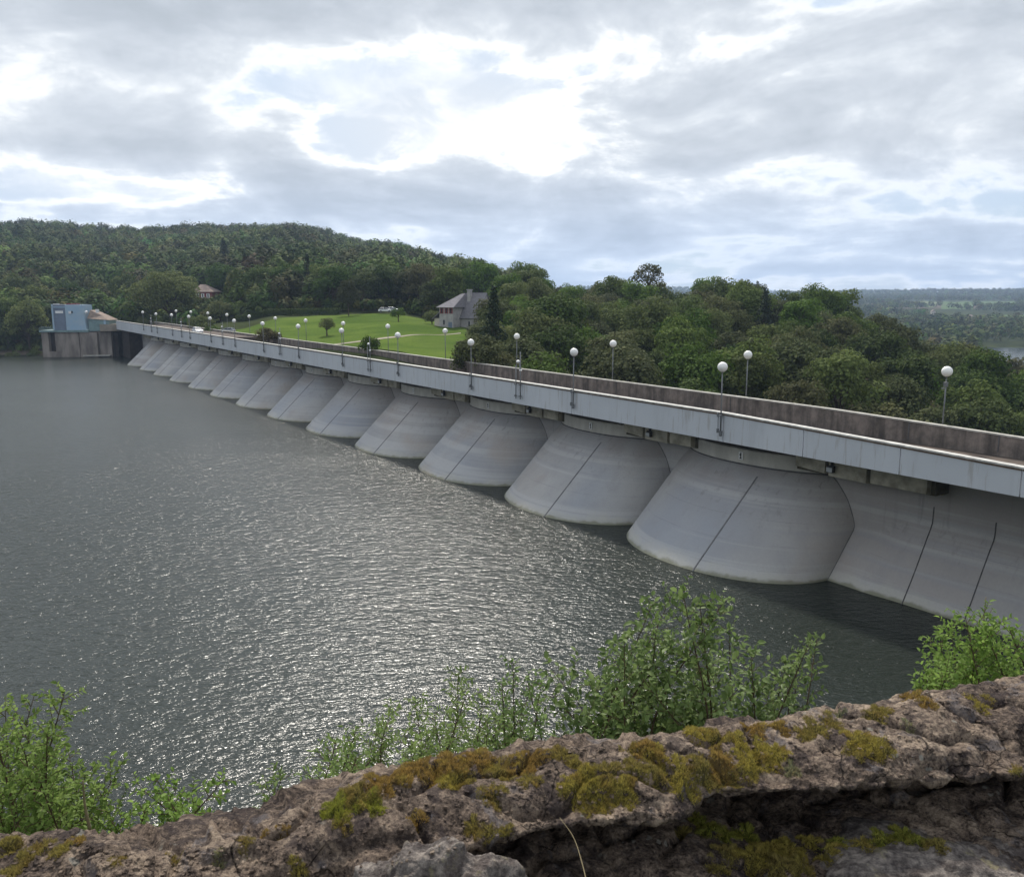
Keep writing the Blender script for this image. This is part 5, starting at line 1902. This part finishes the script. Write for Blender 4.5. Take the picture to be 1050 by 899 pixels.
# ------------------------------------------------------------------ shrubs on the bank just below the ledge
def shrub(name, base, tips, Zb, mat, leaf_len, leaf_w, density, label, seed, twig_n=9, spread=0.5, bend=0.25, start=0.25, droop=0.0, lush=1.3):
    rnd = random.Random(seed)
    rng = np.random.default_rng(seed)
    B = at(base[0], base[1], Zb)
    r = empty(name, B, 0, world=True)
    tag(r, label, 'shrub')
    mb = MB()
    g0 = Vector((B.x, B.y, terrain_h(B.x, B.y) - 0.4))
    mb.tube(catmull([g0, g0.lerp(B, .5) + Vector((0.1, -0.1, 0)), B], 8), [0.07 - 0.003 * i for i in range(8)], 7)
    LC, LD, LS = [], [], []
    for tip in tips:
        x, y = tip[0], tip[1]
        Zt = Zb + (tip[2] if len(tip) > 2 else rnd.uniform(-0.8, 0.8))
        T = at(x, y, Zt)
        b = B + Vector((rnd.uniform(-.3, .3) + (T.x - B.x) * 0.25, rnd.uniform(-.3, .3), rnd.uniform(-.2, .1)))
        mid = b.lerp(T, 0.5) + Vector((rnd.uniform(-bend, bend) - (T.x - b.x) * 0.12, rnd.uniform(-bend, bend), rnd.uniform(0, bend)))
        P = catmull([b, mid, T], 12)
        L = (T - b).length
        r0 = 0.007 + 0.0045 * L
        mb.tube(P, [r0 * (1 - 0.85 * i / 11) for i in range(12)], 6, cap=False)
        nt = int(twig_n * L * lush)
        for k in range(nt):
            u = start + (1 - start) * (k + rnd.random()) / nt
            i = min(int(u * 11), 10)
            p = P[i].lerp(P[i + 1], u * 11 - i)
            ax = (P[i + 1] - P[i]).normalized()
            o_ = ax.orthogonal().normalized()
            ang = k * 2.4 + rnd.uniform(-.6, .6)
            o_ = o_ * math.cos(ang) + ax.cross(o_) * math.sin(ang)
            tl = spread * (1.15 - 0.75 * u) * rnd.uniform(0.5, 1.2)
            tw = (ax * rnd.uniform(0.35, 0.9) + o_ + Vector((0, 0, 0.25 - droop))).normalized()
            q = p + tw * tl + Vector((0, 0, -droop * tl * 0.3))
            mb.tube([p, p.lerp(q, .5) + Vector((0, 0, 0.03 * tl)), q], [0.0035, 0.0028, 0.0012], 4, cap=False)
            nl = max(4, int(tl / leaf_len * density * 1.9))
            for l in range(nl):
                w = 0.12 + 0.9 * (l + rnd.random()) / nl
                lp = p.lerp(q, min(w, 1.0))
                side = tw.orthogonal().normalized()
                sa = rnd.uniform(0, 6.28)
                side = side * math.cos(sa) + tw.cross(side) * math.sin(sa)
                ld = (tw * rnd.uniform(.3, .9) + side + Vector((0, 0, rnd.uniform(-.35, .35)))).normalized()
                LC.append(lp); LD.append(ld); LS.append(rnd.uniform(0.6, 1.2))
        for l in range(5):
            LC.append(T); LD.append(Vector((rnd.gauss(0, 1), rnd.gauss(0, 1), rnd.gauss(.5, .7))).normalized()); LS.append(rnd.uniform(.6, 1))
    mb.build('stems', M['twig'], r)
    C = np.array([tuple(c) for c in LC]); Dn = np.array([tuple(c) for c in LD]); S = np.array(LS)[:, None]
    up = np.array([0, 0, 1.0]) + rng.normal(size=C.shape) * 0.45
    side = np.cross(Dn, up)
    side /= np.linalg.norm(side, axis=1, keepdims=True) + 1e-9
    nrm = np.cross(side, Dn)
    ll, lw = leaf_len * S, leaf_w * S
    a = C
    m1 = C + Dn * ll * 0.30
    m2 = C + Dn * ll * 0.68
    t = C + Dn * ll - nrm * ll * 0.16
    V = np.stack([a, m1 - side * lw * .48 + nrm * lw * .16, m2 - side * lw * .38 + nrm * lw * .10, t,
                  m2 + side * lw * .38 + nrm * lw * .10, m1 + side * lw * .48 + nrm * lw * .16, m1, m2 - nrm * ll * 0.03], 1).reshape(-1, 3)
    n = len(C)
    base_i = (np.arange(n) * 8)[:, None]
    Fq = np.concatenate([base_i + np.array([[0, 6, 1, 1]]), base_i + np.array([[0, 5, 6, 6]])])
    quads = np.concatenate([base_i + np.array([[1, 6, 7, 2]]), base_i + np.array([[6, 5, 4, 7]])])
    tris = np.concatenate([base_i + np.array([[0, 6, 1]]), base_i + np.array([[0, 5, 6]]), base_i + np.array([[2, 7, 3]]), base_i + np.array([[7, 4, 3]])])
    allt = np.concatenate([tris, quads[:, [0, 1, 2]], quads[:, [0, 2, 3]]])
    np_mesh('leaves', V, allt, M[mat], r, nv=3)
    print(name, 'leaves', n)
    return r


shrub('leafy_shrub', (40, 985), [(-30, 735), (5, 722), (35, 713), (66, 709, -.3), (-12, 725), (20, 740), (48, 752), (70, 768), (25, 770), (0, 765), (95, 785), (90, 800), (55, 785), (-25, 790), (118, 795), (15, 800), (45, 812), (-40, 820), (75, 825), (0, 835), (105, 825), (60, 840), (25, 830)], 6.2,
      'bush_bright', 0.050, 0.028, 1.8, 'bright green leafy shrub in the bottom left corner of the picture', 3, twig_n=14, spread=0.42, lush=1.15)
shrub('leafy_shrub', (155, 970), [(140, 802), (160, 797), (180, 803), (198, 812), (230, 798, -0.3), (150, 825), (175, 830), (200, 830), (125, 835), (160, 850), (190, 852), (135, 855)], 6.0,
      'bush_bright', 0.050, 0.028, 1.9, 'low bright green shrub between the corner shrub and the open water', 5, twig_n=13, spread=0.30, lush=1.1)
shrub('slender_shrub', (350, 900), [(272, 803), (290, 795), (312, 790), (325, 770), (345, 760), (365, 750), (388, 745), (340, 795), (310, 815), (285, 822), (365, 775), (395, 765)], 7.4,
      'bush_fine', 0.070, 0.020, 1.7, 'feathery narrow-leaved shrub sloping down over the left end of the mossy ledge', 7, twig_n=14, spread=0.34, lush=1.3)
shrub('slender_shrub', (450, 880), [(400, 728), (425, 718), (445, 732), (470, 690, .4), (478, 712), (495, 715), (460, 745), (415, 750), (500, 740), (520, 735), (440, 755), (480, 755), (535, 745), (395, 745), (545, 755), (510, 765), (420, 770)], 7.8,
      'bush_fine', 0.070, 0.020, 1.7, 'feathery narrow-leaved shrub behind the middle of the mossy ledge', 9, twig_n=14, spread=0.36, lush=1.25)
shrub('young_tree', (524, 880), [(526, 678), (515, 700), (540, 695), (520, 720), (545, 705), (555, 700), (535, 730), (508, 735)], 8.2,
      'bush_grey', 0.060, 0.030, 1.5, 'slim upright sapling between the feathery shrub and the large shrub', 11, twig_n=11, spread=0.30)
shrub('large_shrub', (690, 900), [(640, 655), (668, 620), (688, 611), (700, 606), (718, 622), (740, 620), (748, 645), (770, 668), (672, 650), (622, 672), (608, 700), (588, 690), (562, 680), (560, 706), (578, 725), (572, 748), (600, 745), (635, 712), (655, 690), (690, 665), (715, 690), (740, 690), (758, 705), (640, 745), (680, 735), (720, 735), (750, 740), (615, 765), (775, 695), (595, 770), (660, 770), (735, 765)], 9.2,
      'bush_grey', 0.100, 0.052, 1.3, 'large grey-green shrub standing against the water at the middle of the ledge', 13, twig_n=10, spread=0.62, lush=1.25, bend=0.5)
shrub('large_shrub', (770, 880), [(838, 653), (830, 658), (818, 668), (806, 680), (796, 692), (785, 705), (810, 690), (775, 728), (765, 740), (795, 722), (758, 752), (800, 740)], 9.4,
      'bush_grey', 0.090, 0.045, 1.3, 'slanting grey-green shrub branch reaching right from the large shrub', 15, twig_n=12, spread=0.34, lush=1.1)
shrub('leafy_shrub', (1000, 830), [(945, 700), (955, 668), (962, 650), (975, 640), (990, 632), (1005, 630), (1020, 640), (1035, 645), (1045, 660), (980, 665), (1000, 660), (1020, 665), (950, 690), (970, 690), (1000, 690), (1030, 690), (985, 705), (1050, 685), (1012, 632)], 8.6,
      'bush_bright', 0.070, 0.034, 1.7, 'bright green shrub behind the right end of the ledge', 17, twig_n=13, spread=0.46)
stalk('dry_stem', [at(1010, 690, 8.7), at(1008, 650, 8.7), at(1011, 612, 8.7)], 0.010, 'bare thin stem rising out of the bright shrub at the right')
stalk('dry_stem', [at(92, 850, 5.6), at(87, 825, 5.6), at(85, 800, 5.6)], 0.013, 'short dry pale stem among the bright shrub at the left')

# ------------------------------------------------------------------ haze
mb = MB()
mb.box(-5200, 6000, -900, 7600, -42, 190)
m, e = new_mat('air')
v = e.n('ShaderNodeVolumePrincipled', {'Density': 0.00012, 'Color': (0.55, 0.72, 1.0, 1), 'Anisotropy': 0.3})
e.t.links.new(v.outputs[0], e.out.inputs['Volume'])
hz_o = mb.build('haze', m)
tag(hz_o, kind='stuff')

# ------------------------------------------------------------------ camera
cam = bpy.data.cameras.new('camera')
co = bpy.data.objects.new('camera', cam)
COL.objects.link(co)
co.location = (0, 0, CZ)
co.rotation_euler = (math.pi / 2 - PITCH, 0, 0)
cam.sensor_width = 36
cam.sensor_fit = 'HORIZONTAL'
cam.lens = F / 1050 * 36
cam.clip_start = 0.1
cam.clip_end = 20000
cam.dof.use_dof = True
cam.dof.focus_distance = 95
cam.dof.aperture_fstop = 13.0
SC.camera = co
SC.render.engine = 'CYCLES'
SC.cycles.use_denoising = True
SC.cycles.max_bounces = 6
SC.cycles.volume_bounces = 0
SC.cycles.transparent_max_bounces = 8
SC.cycles.caustics_reflective = False
SC.cycles.caustics_refractive = False
SC.cycles.sample_clamp_indirect = 6
SC.view_settings.view_transform = 'Standard'
SC.view_settings.look = 'None'
SC.view_settings.exposure = 0.56
SC.view_settings.gamma = 1.0
SC.view_settings.use_curve_mapping = False
